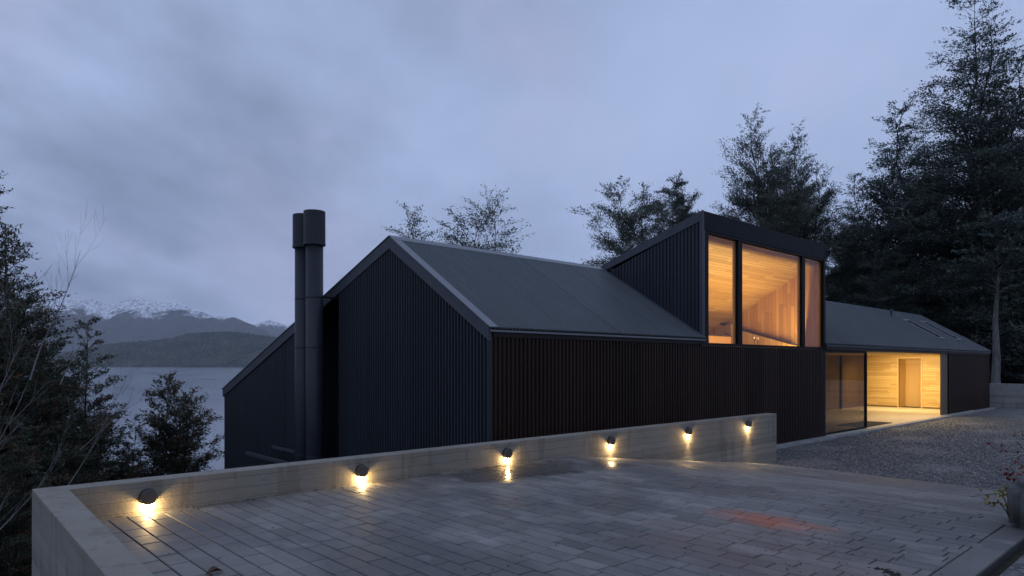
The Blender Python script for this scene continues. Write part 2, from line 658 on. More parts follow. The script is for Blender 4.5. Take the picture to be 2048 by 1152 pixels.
def npmesh(name, v, f, mat, smooth=False, tone=None, parent=None):
    me = bpy.data.meshes.new(name)
    k = f.shape[1]
    me.vertices.add(len(v))
    me.vertices.foreach_set('co', np.asarray(v, np.float32).ravel())
    me.loops.add(f.size)
    me.loops.foreach_set('vertex_index', np.asarray(f, np.int32).ravel())
    me.polygons.add(len(f))
    me.polygons.foreach_set('loop_start', np.arange(0, f.size, k, dtype=np.int32))
    me.polygons.foreach_set('loop_total', np.full(len(f), k, np.int32))
    me.update(calc_edges=True)
    me.polygons.foreach_set('use_smooth', np.full(len(f), smooth, bool))
    if tone is not None:
        at_ = me.attributes.new('tone', 'FLOAT', 'FACE')
        at_.data.foreach_set('value', np.asarray(tone, np.float32))
    me.materials.append(mat)
    me.validate()
    o = bpy.data.objects.new(name, me)
    COL.objects.link(o)
    o.parent = parent
    return o


xs = np.concatenate([np.arange(-60, -6, 3), np.arange(-6, 46, .8), np.arange(46, 170, 4)])
ys = np.concatenate([np.arange(-60, -6, 3), np.arange(-6, 34, .8), np.arange(34, 170, 4)])
tag(grid('terrain', xs, ys, ground_z, M['soil']), kind='structure')

# lake
tag(MB().add([(-9000, -9000, -22), (19000, -9000, -22), (19000, 19000, -22), (-9000, 19000, -22)], [(0, 1, 2, 3)]).build('water', M['water']), kind='structure')


def polar_range(name, prof, r0, r1, shape, mat, nr, na, rough, seed, zbase=-22.5, jitter=0.0, wl=8):
    """a range of high ground between distances r0 and r1, its crest given by angle"""
    rng = np.random.default_rng(seed)
    px = np.linspace(prof[0][0], prof[-1][0], na)
    crest = np.interp(px, [p[0] for p in prof], [p[1] for p in prof])
    rr = np.linspace(0, 1, nr)
    # value noise from summed sines in world space
    ph = rng.uniform(0, 6.28, (60, 3))
    V = []
    for q in rr:
        t = r0 + (r1 - r0) * q
        dr = (px - 1024) / FPX
        x = (RX * dr + FX) * t
        y = (RY * dr + FY) * t
        rc = r0 + (r1 - r0) * .62
        ztop = CZ + (HOR - crest) / FPX * rc
        n = np.zeros_like(x)
        amp, fr = 1.0, 2 * math.pi / (rough * wl)
        for o in range(7):
            for k in range(4):
                a = ph[(o * 4 + k) % 60]
                n += amp * np.abs(np.sin((x * math.cos(a[0]) + y * math.sin(a[0])) * fr * (1 + .3 * k) + a[1]))
            amp *= .55
            fr *= 1.9
        n = n / 5.5 - .95
        n = n + rng.normal(0, jitter, n.shape)
        s = shape(q)
        z = zbase + (ztop - zbase) * s + n * rough * .28 * min(1, s * 2.0)
        V.append(np.stack([x, y, z], -1))
    V = np.concatenate(V)
    i, j = np.meshgrid(np.arange(na - 1), np.arange(nr - 1))
    a = (j * na + i).reshape(-1)
    return npmesh(name, V, np.stack([a, a + 1, a + na + 1, a + na], -1), mat, True)


def hump(q):
    return (q / .62) ** .75 if q < .62 else max(0, 1 - ((q - .62) / .38) ** 1.5)


def ridge(q):
    return (q / .62) ** 1.15 if q < .62 else max(0, 1 - ((q - .62) / .38))


tag(polar_range('hill', [(-700, 690), (-300, 700), (0, 712), (120, 706), (170, 700), (205, 690), (255, 685), (300, 682), (345, 677), (375, 668), (420, 664),
                         (455, 664), (495, 667), (520, 671), (560, 676), (640, 690), (800, 700), (1000, 716), (1200, 730)],
                4628, 6400, hump, M['hill'], 90, 1500, 30, 3, -22.5, .75), kind='structure')
tag(polar_range('mountain', [(-700, 640), (-300, 620), (-100, 610), (0, 606), (60, 596), (85, 588), (110, 584), (135, 590), (160, 602), (185, 598), (215, 612), (245, 602), (275, 596),
                             (305, 603), (340, 605), (375, 612), (400, 624), (430, 633), (470, 636), (500, 648), (525, 660), (560, 676), (620, 700), (760, 720), (900, 730)],
                8800, 13500, ridge, M['mount'], 140, 900, 330, 5, -30, .05, 3.6), kind='structure')
tag(polar_range('mountain', [(380, 725), (440, 690), (480, 662), (510, 648), (535, 640), (560, 645), (590, 655), (640, 672), (700, 690), (800, 715), (900, 728)],
                13800, 16600, ridge, M['mount'], 60, 300, 260, 8, -30, .05, 3.6), kind='structure')

# gravel yard
def gz(x, y):
    return -.055 + .012 * math.sin(x * 1.7 + y) + .01 * math.sin(y * 2.3 - x * .9) - .0 * x
tag(grid('gravel_yard', np.arange(14.86, 42.6, .4), np.arange(-6, 8.5, .4), gz, M['gravel']), kind='structure')
rng = np.random.default_rng(11)
# loose stones on top of the yard
N = 34000
t_ = rng.uniform(0, 1, N) ** 1.7
sx = 14.9 + t_ * 20
sy = rng.uniform(.2, 8.4, N)
sx[:900] = XP - np.abs(rng.normal(0, .22, 900))
sy[:900] = rng.uniform(1.3, 7.2, 900)
ss = rng.uniform(.009, .025, N)
octv = np.array([(1, 0, 0), (0, 1, 0), (-1, 0, 0), (0, -1, 0), (0, 0, .8), (0, 0, -.8)], float)
octf = np.array([(0, 1, 4), (1, 2, 4), (2, 3, 4), (3, 0, 4), (1, 0, 5), (2, 1, 5), (3, 2, 5), (0, 3, 5)])
an = rng.uniform(0, 6.28, N)
ca, sa = np.cos(an), np.sin(an)
jit = rng.uniform(.6, 1.5, (N, 6, 3))
lv = octv[None] * jit * ss[:, None, None]
vx = lv[..., 0] * ca[:, None] - lv[..., 1] * sa[:, None] + sx[:, None]
vy = lv[..., 0] * sa[:, None] + lv[..., 1] * ca[:, None] + sy[:, None]
zb = np.where(sx < XP, np.array([pave_z(q) for q in sx]) + .002, -.045)
vz = lv[..., 2] * .8 + zb[:, None] + ss[:, None] * .3
SV = np.stack([vx, vy, vz], -1).reshape(-1, 3)
SF = (octf[None] + (np.arange(N) * 6)[:, None, None]).reshape(-1, 3)
ks = NT('loose_stone')
_a = ks.n('ShaderNodeAttribute'); _a.attribute_name = 'tone'
ks.pbr(ks.ramp(_a.outputs['Fac'], [(0, (.05, .052, .054)), (.6, (.125, .125, .123)), (.95, (.2, .2, .196)), (1, (.34, .34, .33))]), .7)
tag(npmesh('gravel_stones', SV, SF, ks.m, False, np.repeat(rng.uniform(0, 1, N), 8)), kind='stuff', label='loose grey crushed stones covering the yard', cat='gravel')

# paving: bed sheet and long narrow pavers
mb = MB()
xsB = [1.0 + i * .25 for i in range(56)]
xsB = [x for x in xsB if x < XP] + [XP]
vs, fs = [], []
for x in xsB:
    z = pave_z(x) - .016
    vs += [(x, 1.25, z), (x, YW - .002, z), (x, 1.25, z - .2)]
for i in range(len(xsB) - 1):
    a, b = 3 * i, 3 * i + 3
    fs += [(a, b, b + 1, a + 1), (a + 2, b + 2, b, a)]
e = 3 * (len(xsB) - 1)
tag(MB().add(vs, fs).build('paving_bed', M['joint'], fixn=False), kind='structure')

PV, PF, PT = [], [], []


def paver(x0, x1, y0, y1, tone, dz, cut=0):
    g = .0052
    x0 += g; x1 -= g; y0 += g; y1 -= g
    b = .004
    tl = random.uniform(-.0014, .0014)
    o = len(PV)
    for (xx, yy, zz) in ((x0, y0, -.03), (x1, y0, -.03), (x1, y1, -.03), (x0, y1, -.03),
                         (x0, y0, -b), (x1, y0, -b), (x1, y1, -b), (x0, y1, -b),
                         (x0 + b, y0 + b, 0), (x1 - b, y0 + b, 0), (x1 - b, y1 - b, 0), (x0 + b, y1 - b, 0)):
        PV.append((xx, yy, pave_z(xx) + zz + dz + tl * (1 if yy > (y0 + y1) / 2 else -1)))
    for q in ((8, 9, 10, 11), (4, 5, 9, 8), (5, 6, 10, 9), (6, 7, 11, 10), (7, 4, 8, 11), (0, 1, 5, 4), (1, 2, 6, 5), (2, 3, 7, 6), (3, 0, 4, 7)):
        PF.append(tuple(o + k for k in q))
        PT.append(tone)


random.seed(4)


def inner_x(y):
    """inner face of the short wall"""
    return .95 + (y - 2.2) * (1.13 - .95) / (YW - 2.2)


W = .158
ncol = int((XP - .95) / W)
for c in range(ncol + 1):
    x0 = .95 + c * W
    x1 = min(x0 + W, XP)
    if x1 - x0 < .05: continue
    y = 1.47 - random.uniform(0, .4)
    while y < YW - .12:
        L = random.choice((.3, .3, .3, .38, .45))
        y1 = y + L
        if y1 > YW - .12 - .12: y1 = YW - .11
        a = max(y, 1.47)
        if x0 > inner_x((a + y1) / 2) - .02:
            paver(x0, x1, a, y1, min(1, max(0, random.gauss(.5, .17))), random.gauss(0, .0006))
        elif x1 > inner_x((a + y1) / 2) + .02:
            paver(inner_x((a + y1) / 2) + .005, x1, a, y1, random.random(), 0)
        y = y1
x = 1.14
while x < XP - .1:                                    # border course at the wall foot
    x1 = min(x + random.choice((.45, .6, .75)), XP)
    paver(x, x1, YW - .11, YW - .004, random.random(), 0)
    x = x1
x = 1.0
while x < XP - .1:                                    # border strip on the open side
    x1 = min(x + random.choice((.9, 1.2)), XP)
    n = max(1, int((x1 - x) / .3))
    paver(x, x1, 1.25, 1.47, random.uniform(.1, .35), 0)
    x = x1
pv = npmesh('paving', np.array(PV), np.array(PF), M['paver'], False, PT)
tag(pv, kind='structure')
tag(grid('gravel_verge', np.arange(-3, 14.9, .3), np.arange(-6.05, 1.26, .3), lambda x, y: pave_z(x) - .012, M['gravel2']), kind='structure')

# concrete edge along the house foot
tag(MB().box(XP + .02, 41.0, 8.46, YF - .015, -.2, .012).build('kerb', M['kerb'], bevel=.01), kind='structure')

# ------------------------------------------------------------------ walls
top = [(.88, 7.5), (XP, 7.5), (XP, YW), (1.13, YW), (.95, 2.2), (.78, 2.2)]
rw = MB().prism([(x, y, -2.2) for x, y in top], (0, 0, ZRW + 2.2)).build('retaining_wall', M['conc'], bevel=.009)
tag(rw, 'long low board-marked concrete wall with six lamps along the paving', 'wall')
bw = MB().box(42.7, 42.95, -14, 10.2, -.3, 1.19).build('boundary_wall', M['conc2'], bevel=.012)
tag(bw, 'pale concrete wall across the far end of the gravel yard', 'wall')

# ------------------------------------------------------------------ wall lamps
LX = [.2456, .5694, .8977, 1.2246, 1.548, 1.867]
names = ['round wall lamp nearest the wall corner, at the left end of the row',
         'round wall lamp below the twin flues, second from the left end',
         'round wall lamp beside the dark wet patch, third from the left',
         'round wall lamp fourth from the left, where the paving starts to drop',
         'round wall lamp second from the free end of the concrete wall',
         'round wall lamp nearest the free end of the concrete wall']


def disc_profile(r):
    return [(r * .96, 0), (r, .006), (r, .05), (r * .97, .06), (r * .9, .066), (r * .55, .07), (.001, .071)]


lamp0 = empty('wall_lamp', (LX[0] * YW, YW, .945))
lamp0.scale = (.9, .9, .9)
ho = MB().lathe(disc_profile(.083), (0, 0, 0), 'Y', 40).build('lamp_housing', M['lampm'], lamp0, smooth=False)
# underside slot with glowing lens, a crescent following the rim
mbl = MB()
vs, fs = [], []
n = 14
for i in range(n + 1):
    a = R(-90 - 38 + 76 * i / n)
    for rr, yy in ((.0845, -.014), (.0845, -.046), (.079, -.046), (.079, -.014)):
        vs.append((rr * math.cos(a), yy, rr * math.sin(a)))
for i in range(n):
    for k in range(4):
        a, b = i * 4 + k, i * 4 + (k + 1) % 4
        fs.append((a, b, b + 4, a + 4))
fs += [(0, 1, 2, 3), tuple(4 * n + k for k in (3, 2, 1, 0))]
le = mbl.add(vs, fs).build('lamp_lens', M['lens'], lamp0)
rim = MB().lathe([(.087, 0), (.0885, .004), (.0885, .01), (.085, .012)], (0, -.001, 0), 'Y', 40).build('mounting_plate', M['black'], lamp0)
ld = bpy.data.lights.new('lamp_light', 'POINT')
ld.energy = 12.0
ld.color = (1, .66, .27)
ld.shadow_soft_size = .012
lo = bpy.data.objects.new('lamp_light', ld)
COL.objects.link(lo)
lo.parent = lamp0
lo.location = (0, -.04, -.102)
ls_ = bpy.data.lights.new('lamp_beam', 'SPOT')
ls_.energy = 26
ls_.color = (1, .72, .34)
ls_.spot_size = R(62)
ls_.spot_blend = .9
ls_.shadow_soft_size = .015
lb = bpy.data.objects.new('lamp_beam', ls_)
COL.objects.link(lb)
lb.parent = lamp0
lb.location = (0, -.045, -.1)
lb.rotation_euler = (R(-9), 0, 0)
lamps = [lamp0]
for i in range(1, 6):
    c = lamp0.copy()
    COL.objects.link(c)
    c.location = (LX[i] * YW, YW, .945)
    for ch in (ho, le, rim, lo, lb):
        d = ch.copy()
        COL.objects.link(d)
        d.parent = c
    lamps.append(c)
for o, nm in zip(lamps, names):
    tag(o, nm, 'wall lamp', 'lamps along the concrete wall')

# ------------------------------------------------------------------ house
house = empty('house', (XG, YF, 0))
tag(house, 'long black metal-clad house with lit dormer window, twin flues and glazed entry', 'house')
H = []          # parts are built in world coordinates and re-parented at the end


def hp(mbo, name, mat, label=None, parent=None, **kw):
    o = mbo.build(name, mat, None, **kw)
    if parent is None:
        H.append(o)
    else:
        o.parent = parent
    if label: o['label'] = label
    return o


def roof_z(y):
    return ZE + (y - YF) * (ZR - ZE) / (YR - YF) if y <= YR else ZR + (y - YR) * (ZB - ZR) / (YB - YR)


NY, NYE = 14.05, 15.9     # niche
ND = .9
# gable cladding
m_ = MB()
rib_sheet(m_, (XG, YF + .03, 0), (0, 1, 0), (-1, 0, 0), NY - YF - .03, lambda a: (0, 0, -2.6), lambda a: (0, 0, roof_z(YF + .03 + a) - .08), .092, .036)
rib_sheet(m_, (XG, NYE, 0), (0, 1, 0), (-1, 0, 0), YB - NYE, lambda a: (0, 0, -7), lambda a: (0, 0, roof_z(NYE + a) - .08), .088, .016)
rib_sheet(m_, (XG, NYE, 0), (1, 0, 0), (0, -1, 0), ND, lambda a: (0, 0, -4), lambda a: (0, 0, roof_z(NYE) - .1), .088, .024)
rib_sheet(m_, (XG + ND, NY, 0), (0, 1, 0), (-1, 0, 0), NYE - NY - .05, lambda a: (0, 0, -4), lambda a: (0, 0, roof_z(NY + a) - .1), .088, .02)
hp(m_, 'gable_cladding', M['gable'], fixn=False)
m_ = MB()
m_.box(XG + .02, XG + ND, NY - .12, NY - .004, -3, roof_z(NY) - .12)
m_.box(XG + ND + .03, XG + ND + .1, NY, NYE, -4, 3.0)
m_.box(XG + .04, XE - .05, YB - .12, YB, -8, ZB - .06)
hp(m_, 'rear_wall', M['gable'])
# barge boards on the near gable (cut round the niche is not needed: the verge runs straight)
def verge(x0, x1, y0, z0, y1, z1, t):
    return [(x0, y0, z0), (x0, y1, z1), (x0, y1, z1 - t), (x0, y0, z0 - t)]
b1 = MB().prism(verge(XG - .05, 0, YF - .05, ZE + .0, YR, ZR + .03, .27), (.06, 0, 0))
hp(b1, 'barge_board', M['trim'])
b2 = MB().prism(verge(XG - .05, 0, YR, ZR + .03, YB + .05, ZB + .01, .25), (.06, 0, 0))
hp(b2, 'barge_board', M['trim'])
# soffit over the niche
so = MB().prism([(XG, NY, roof_z(NY) - .06), (XG, NYE, roof_z(NYE) - .06), (XG, NYE, roof_z(NYE) - .1), (XG, NY, roof_z(NY) - .1)], (ND, 0, 0))
hp(so, 'soffit', M['black'])
# corner trim
hp(MB().box(XG - .028, XG + .05, YF - .03, YF + .03, -2, ZE - .2), 'corner_trim', M['gable'])

# front cladding (main body, also below the dormer window)
SILL = 2.70
m_ = MB()
rib_sheet(m_, (XG + .05, YF, 0), (1, 0, 0), (0, -1, 0), X2 - XG - .05, lambda a: (0, 0, -1.2), lambda a: (0, 0, ZE - .05), .1, .034)
rib_sheet(m_, (X2, YF, 0), (1, 0, 0), (0, -1, 0), X3 - .22 - X2, lambda a: (0, 0, -1.2), lambda a: (0, 0, SILL - .02), .1, .034)
hp(m_, 'front_cladding', M['front'], fixn=False)
m_ = MB()
rib_sheet(m_, (34.0, YF, 0), (1, 0, 0), (0, -1, 0), XE - 34.0, lambda a: (0, 0, -.2), lambda a: (0, 0, 2.7), .1, .024)
rib_sheet(m_, (XE, YF, 0), (0, 1, 0), (1, 0, 0), YB - YF, lambda a: (0, 0, -.2), lambda a: (0, 0, roof_z(YF + a) - .06), .1, .02)
hp(m_, 'entry_wing_cladding', M['front'], fixn=False)
hp(MB().box(XG + .05, X2 + .2, YF - .05, YF - .026, ZE - .2, ZE - .06), 'eave_trim', M['bronze'])
hp(MB().box(X3 + .01, XE, YF - .06, YF + .08, 2.68, ZE - .045), 'eave_trim', M['bronze'])
hp(MB().box(33.9, 34.02, YF - .03, YF + .06, -.1, 2.68), 'corner_trim', M['black'])
hp(MB().box(XE - .06, XE + .03, YF - .03, YF + .02, -.1, 2.68), 'corner_trim', M['black'])

# roof sheets
def slope(mbo, x0, x1, y0, z0, y1, z1, kind='trap'):
    nv = Vector((0, -(z1 - z0), (y1 - y0))).normalized()
    if nv.z < 0: nv = -nv
    rib_sheet(mbo, (x0, 0, 0), (1, 0, 0), nv, x1 - x0, lambda a: (0, y0, z0), lambda a: (0, y1, z1), .08, .03, kind)


sl = (ZR - ZE) / (YR - YF)
m_ = MB()
slope(m_, XG - .03, X2, YF - .09, ZE - .09 * sl, YR, ZR)
slope(m_, X3, XE + .06, YF - .09, ZE - .09 * sl, YR, ZR)
roof = hp(m_, 'roof', M['roof'], fixn=False, solid=.006)
m_ = MB()
bs = (ZB - ZR) / (YB - YR)
slope(m_, XG - .03, XE + .06, YR, ZR, YB + .1, ZB + .1 * bs)
hp(m_, 'rear_roof', M['roof'], fixn=False)
m_ = MB()
slope(m_, X2, X3, YF - .02, 5.86, YR, ZR + .02)
hp(m_, 'dormer_roof', M['roof'], fixn=False)
# under-roof slab so that no light leaks
m_ = MB()
for (xa, xb) in ((XG + .01, X2 - .02), (X3 + .02, XE - .03)):
    m_.prism([(xa, YF - .02, ZE - .03), (xa, YR, ZR - .02), (xa, YR, ZR - .08), (xa, YF - .02, ZE - .09)], (xb - xa, 0, 0))
m_.prism([(XG + .01, YR, ZR - .02), (XG + .01, YB, ZB - .02), (XG + .01, YB, ZB - .08), (XG + .01, YR, ZR - .08)], (XE - XG - .04, 0, 0))
hp(m_, 'roof_deck', M['black'])
# flashings
def flash(mbo, x0, x1, y0, z0, y1, z1, lift=.024, th=.012):
    mbo.prism([(x0, y0, z0 + lift), (x0, y1, z1 + lift), (x0, y1, z1 + lift + th), (x0, y0, z0 + lift + th)], (x1 - x0, 0, 0))


m_ = MB()
flash(m_, XG - .07, XG + .13, YF - .1, ZE - .1 * sl, YR, ZR)
hp(m_, 'verge_flashing', M['cap'])
m_ = MB()
flash(m_, XG - .07, XG + .13, YR, ZR, YB + .1, ZB + .1 * bs)
hp(m_, 'verge_flashing', M['cap'])
m_ = MB()
flash(m_, XG - .06, X2 - .02, YR - .17, ZR - .17 * sl, YR, ZR, .03)
flash(m_, XG - .06, X2 - .02, YR, ZR, YR + .17, ZR + .17 * bs, .03)
hp(m_, 'ridge_cap', M['cap'])
m_ = MB()
flash(m_, X3 + .02, XE + .06, YR - .13, ZR - .13 * sl, YR, ZR, .03)
flash(m_, X3 + .02, XE + .06, YR, ZR, YR + .13, ZR + .13 * bs, .03)
hp(m_, 'ridge_cap', M['trim'])
m_ = MB()
flash(m_, XE - .05, XE + .09, YF - .1, ZE - .1 * sl, YR, ZR)
hp(m_, 'verge_flashing', M['trim'])
# eave drip and gutter line
hp(MB().box(XG - .03, X2, YF - .085, YF - .07, ZE - .115, ZE - .078), 'eave_drip', M['cap'])
hp(MB().box(X3 + .02, XE + .04, YF - .085, YF - .07, ZE - .13, ZE - .08), 'eave_drip', M['trim'])
# valley flashing where the dormer side meets the roof
m_ = MB()
flash(m_, X2 - .17, X2 - .03, YF - .08, ZE - .08 * sl, YR, ZR, .022)
hp(m_, 'valley_flashing', M['trim'])

# dormer box
ZD = 5.91
ds = (ZD - ZR) / (YF - YR)
m_ = MB()
L = YR - YF - .06
rib_sheet(m_, (X2, YF + .06, 0), (0, 1, 0), (-1, 0, 0), L - .1, lambda a: (0, 0, roof_z(YF + .06 + a) - .05), lambda a: (0, 0, ZD + (a + .06) * ds - .2), .1, .034)
hp(m_, 'dormer_side_cladding', M['dormer'], fixn=False)
m_ = MB()
rib_sheet(m_, (X3, YF + .06, 0), (0, 1, 0), (1, 0, 0), L, lambda a: (0, 0, roof_z(YF + .06 + a) - .05), lambda a: (0, 0, ZD + (a + .06) * ds - .1), .1, .012)
hp(m_, 'dormer_side_cladding', M['dormer'], fixn=False)
for xx in (X2 - .045, X3 - .03):
    m_ = MB()
    m_.prism([(xx, YF - .03, ZD + .01), (xx, YR + .05, ZR + .06), (xx, YR + .05, ZR - .12), (xx, YF - .03, ZD - .22)], (.07, 0, 0))
    hp(m_, 'dormer_barge_board', M['trim'])
hp(MB().box(X2 - .04, X2 + .06, YF - .028, YF + .06, SILL + .1, ZD - .2), 'corner_trim', M['trim'])
m_ = MB().box(X2 + .03, X3 + .03, YF - .03, YF + .1, 5.46, ZD)
hp(m_, 'dormer_fascia', M['fascia'], bevel=.004)
hp(MB().box(X3 - .22, X3 + .03, YF - .034, YF + .1, -.1, SILL - .01), 'corner_post', M['black'])
hp(MB().box(X3 - .1, X3 + .032, YF - .034, YF + .1, SILL, 5.458), 'corner_post', M['black'])
hp(MB().box(X2 - .18, X2 + .14, YF - .06, YF + .02, SILL - .05, ZE - .03), 'corner_post', M['bronze'])

# dormer window
win = hp(MB().box(X2 + .06, X2 + .24, YF - .02, YF + .14, SILL, 5.456), 'dormer_window', M['black'])
def sub(mbo, name, mat, par):
    o = mbo.build(name, mat, None)
    o.parent = par
    return o
sub(MB().box(X2 + .24, X3 - .102, YF - .022, YF + .14, SILL - .008, SILL + .05), 'frame', M['black'], win)
sub(MB().box(X2 + .24, X3 - .102, YF - .022, YF + .14, 5.40, 5.456), 'frame', M['black'], win)
def mull(pa, pb, name='mullion'):
    ra, rb = [(RX * d + FX) / (RY * d + FY) * YF for d in ((pa - 1024) / FPX, (pb - 1024) / FPX)]
    return ra, rb
ma = mull(1475.5, 1484)
mb2 = mull(1604, 1610)
for a, b in (ma, mb2):
    sub(MB().box(a, b, YF - .01, YF + .12, SILL + .05, 5.40), 'mullion', M['black'], win)
for a, b in ((X2 + .24, ma[0]), (ma[1], mb2[0]), (mb2[1], X3 - .1)):
    sub(MB().box(a, b, YF + .05, YF + .062, SILL + .05, 5.40), 'pane', M['glass'], win)
# thin timber liner strip seen at the inner edges of the panes
m_ = MB()
for xx in (ma[0] - .035, mb2[0] - .035, X3 - .135):
    m_.box(xx, xx + .033, YF + .065, YF + .13, SILL + .05, 5.4)
m_.box(X2 + .24, X3 - .1, YF + .065, YF + .125, 5.37, 5.399)
sub(m_, 'glazing_bead', M['ceil'], win)

# upper room
def cz_(y):
    return 5.47 - .567 * (y - YF)
RXW = 20.93
YBK = 13.2
room = hp(MB().prism([(X2 + .1, YF + .13, cz_(YF + .13)), (X2 + .1, YBK, cz_(YBK)), (X2 + .1, YBK, cz_(YBK) + .05), (X2 + .1, YF + .13, cz_(YF + .13) + .05)], (RXW - X2 - .1, 0, 0)), 'room_ceiling', M['ceil'])
hp(MB().prism([(RXW, YF + .13, 2.55), (RXW, YBK, 2.55), (RXW, YBK, cz_(YBK) + .05), (RXW, YF + .13, cz_(YF + .13) + .05)], (.05, 0, 0)), 'room_wall', M['wallb'])
hp(MB().prism([(X2 + .06, YF + .13, 2.55), (X2 + .06, YBK, 2.55), (X2 + .06, YBK, cz_(YBK) + .05), (X2 + .06, YF + .13, cz_(YF + .13) + .05)], (.05, 0, 0)), 'room_wall', M['wallb'])
hp(MB().box(X2 + .1, RXW, YBK, YBK + .05, 2.55, 3.2), 'room_wall', M['ceil'])
hp(MB().box(X2 + .1, RXW, YF + .13, YBK, 2.5, 2.56), 'room_floor', M['pale'])
hp(MB().box(X2 + .2, RXW - .03, 9.318, 9.334, 2.56, 2.765), 'unseen_light_baffle', M['ceil'])  # unseen board added beside the uplight to shade the strip next to the glass
# stair balustrade on the right wall and low parapets
bal = hp(MB().prism([(20.62, 9.45, 2.56), (20.62, 12.6, 2.56), (20.62, 12.6, 3.75), (20.62, 9.45, 2.80)], (.08, 0, 0)), 'balustrade', M['ceil'])
sub(MB().prism([(20.58, 9.45, 2.80), (20.58, 12.6, 3.75), (20.58, 12.6, 3.81), (20.58, 9.45, 2.86)], (.16, 0, 0)), 'handrail', M['bronze'], bal)
par = hp(MB().box(19.1, 19.55, 10.8, 11.0, 2.56, 3.48), 'parapet', M['brownp'])
sub(MB().box(14.5, 19.1, 10.8, 10.92, 2.56, 3.08), 'parapet_panel', M['wallb'], par)
sub(MB().box(14.5, 19.1, 10.76, 10.96, 3.08, 3.13), 'parapet_cap', M['bronze'], par)
# entry wing ---------------------------------------------------
hp(MB().box(X3 + .02, 37.6, 8.58, 13.5, -.15, .03), 'entry_floor', M['slab'])
hp(MB().box(X3 + .02, 37.5, YF + .08, 13.5, 2.66, 2.72), 'entry_ceiling', M['pale'])
hp(MB().box(X3 + .02, 37.5, 13.4, 13.5, .03, 2.66), 'entry_back_wall', M['walnut'])
hp(MB().box(X3 + .02, X3 + .06, YF + .1, 13.4, .03, 2.66), 'entry_back_wall', M['walnut'])
lw = MB()
XL = 37.4
lw.box(XL, XL + .1, 11.84, 13.4, .03, 2.66)
lw.box(XL, XL + .1, YF + .09, 10.83, .03, 2.66)
lw.box(XL, XL + .1, 10.83, 11.84, 2.5, 2.66)
hp(lw, 'lit_timber_wall', M['pale'])
hp(MB().box(XL - .015, XL, 11.9, 13.4, .03, .1), 'skirting', M['brownp'])
hp(MB().box(XL - .015, XL, YF + .09, 10.77, .03, .1), 'skirting', M['brownp'])
door = hp(MB().box(XL + 1.0, XL + 1.06, 10.83, 11.84, .03, 2.5), 'entry_door', M['door'])
m_ = MB()
m_.box(XL - .03, XL + 1.0, 11.84, 11.9, .03, 2.56)
m_.box(XL - .03, XL + 1.0, 10.77, 10.83, .03, 2.56)
m_.box(XL - .03, XL + 1.0, 10.83, 11.84, 2.5, 2.56)
sub(m_, 'door_frame', M['door'], door)
sub(MB().tube([(XL + .99, 10.95, 1.0), (XL + .93, 10.95, 1.0), (XL + .93, 11.08, 1.0)], [.01] * 3, 8), 'door_handle', M['black'], door)
hp(MB().box(32.95, 33.9, YF + .02, YF + .06, .03, 2.66), 'jamb_panel', M['brownp'])
# glazed corner of the entry
gw = hp(MB().box(X3 + .05, 24.5, YF - .01, YF + .05, .012, .09), 'entry_window', M['black'])
sub(MB().box(X3 + .05, 24.5, YF - .01, YF + .05, 2.6, 2.67), 'frame', M['black'], gw)
sub(MB().box(24.42, 24.52, YF - .012, YF + .06, .09, 2.6), 'mullion', M['black'], gw)
sub(MB().box(24.44, 24.5, 13.34, 13.4, .03, 2.66), 'mullion', M['black'], gw)
sub(MB().box(X3 + .05, 24.42, YF + .015, YF + .027, .09, 2.6), 'pane', M['glass2'], gw)
sub(MB().box(34.0, 34.16, 13.33, 13.39, .03, 2.66), 'mullion', M['black'], gw)
# skylights
def skylight(x0, x1, y0, y1):
    n_ = Vector((0, -sl, 1)).normalized()
    def pt(x, y, h):
        return Vector((x, y, roof_z(y))) + n_ * h
    f = MB()
    for (a, b, c, d) in ((x0, x0 + .09, y0, y1), (x1 - .09, x1, y0, y1), (x0 + .09, x1 - .09, y0, y0 + .09), (x0 + .09, x1 - .09, y1 - .09, y1)):
        q = [pt(a, c, .0), pt(b, c, .0), pt(b, d, .0), pt(a, d, .0)]
        f.prism(q, n_ * .085)
    fr_ = hp(f, 'skylight', M['skyf'])
    g = MB().prism([pt(x0 + .09, y0 + .09, .05), pt(x1 - .09, y0 + .09, .05), pt(x1 - .09, y1 - .09, .05), pt(x0 + .09, y1 - .09, .05)], n_ * .01)
    sub(g, 'pane', M['skyl'], fr_)
    for yy in (y0 + .25, y1 - .4):
        g = MB().prism([pt(x0 + .2, yy, .062), pt(x1 - .2, yy, .062), pt(x1 - .2, yy + .13, .062), pt(x0 + .2, yy + .13, .062)], n_ * .012)
        sub(g, 'blind_bracket', M['black'], fr_)


skylight(35.1, 36.1, 9.45, 11.0)
skylight(37.8, 38.8, 9.45, 11.05)
hp(MB().lathe([(.05, 0), (.05, .25), (.08, .26), (.08, .33), (.01, .36)], (34.4, 11.2, roof_z(11.2)), 'Z', 14), 'roof_vent', M['trim'])

# flues
def flue(x, y, zt, r, zb=-3):
    f = hp(MB().lathe([(r, zb), (r, zt - .75)], (x, y, 0), 'Z', 40), 'flue', M['flue'], smooth=True)
    rc = r * 1.25
    zz = zt - .78
    sub(MB().lathe([(rc * .9, zz + .01), (rc, zz), (rc * 1.02, zz), (rc * 1.02, zz + .05), (rc, zz + .055), (rc, zt - .01), (rc * .985, zt), (rc * .9, zt), (rc * .88, zt - .12), (.01, zt - .13)],
                   (x, y, 0), 'Z', 40), 'flue_cap', M['flue'], f)
    for z in (.1, 1.35, 2.6, 3.75):
        sub(MB().lathe([(r + .001, z), (r + .004, z + .004), (r + .004, z + .028), (r + .001, z + .032)], (x, y, 0), 'Z', 40), 'flue_joint', M['flue'], f)
    return f


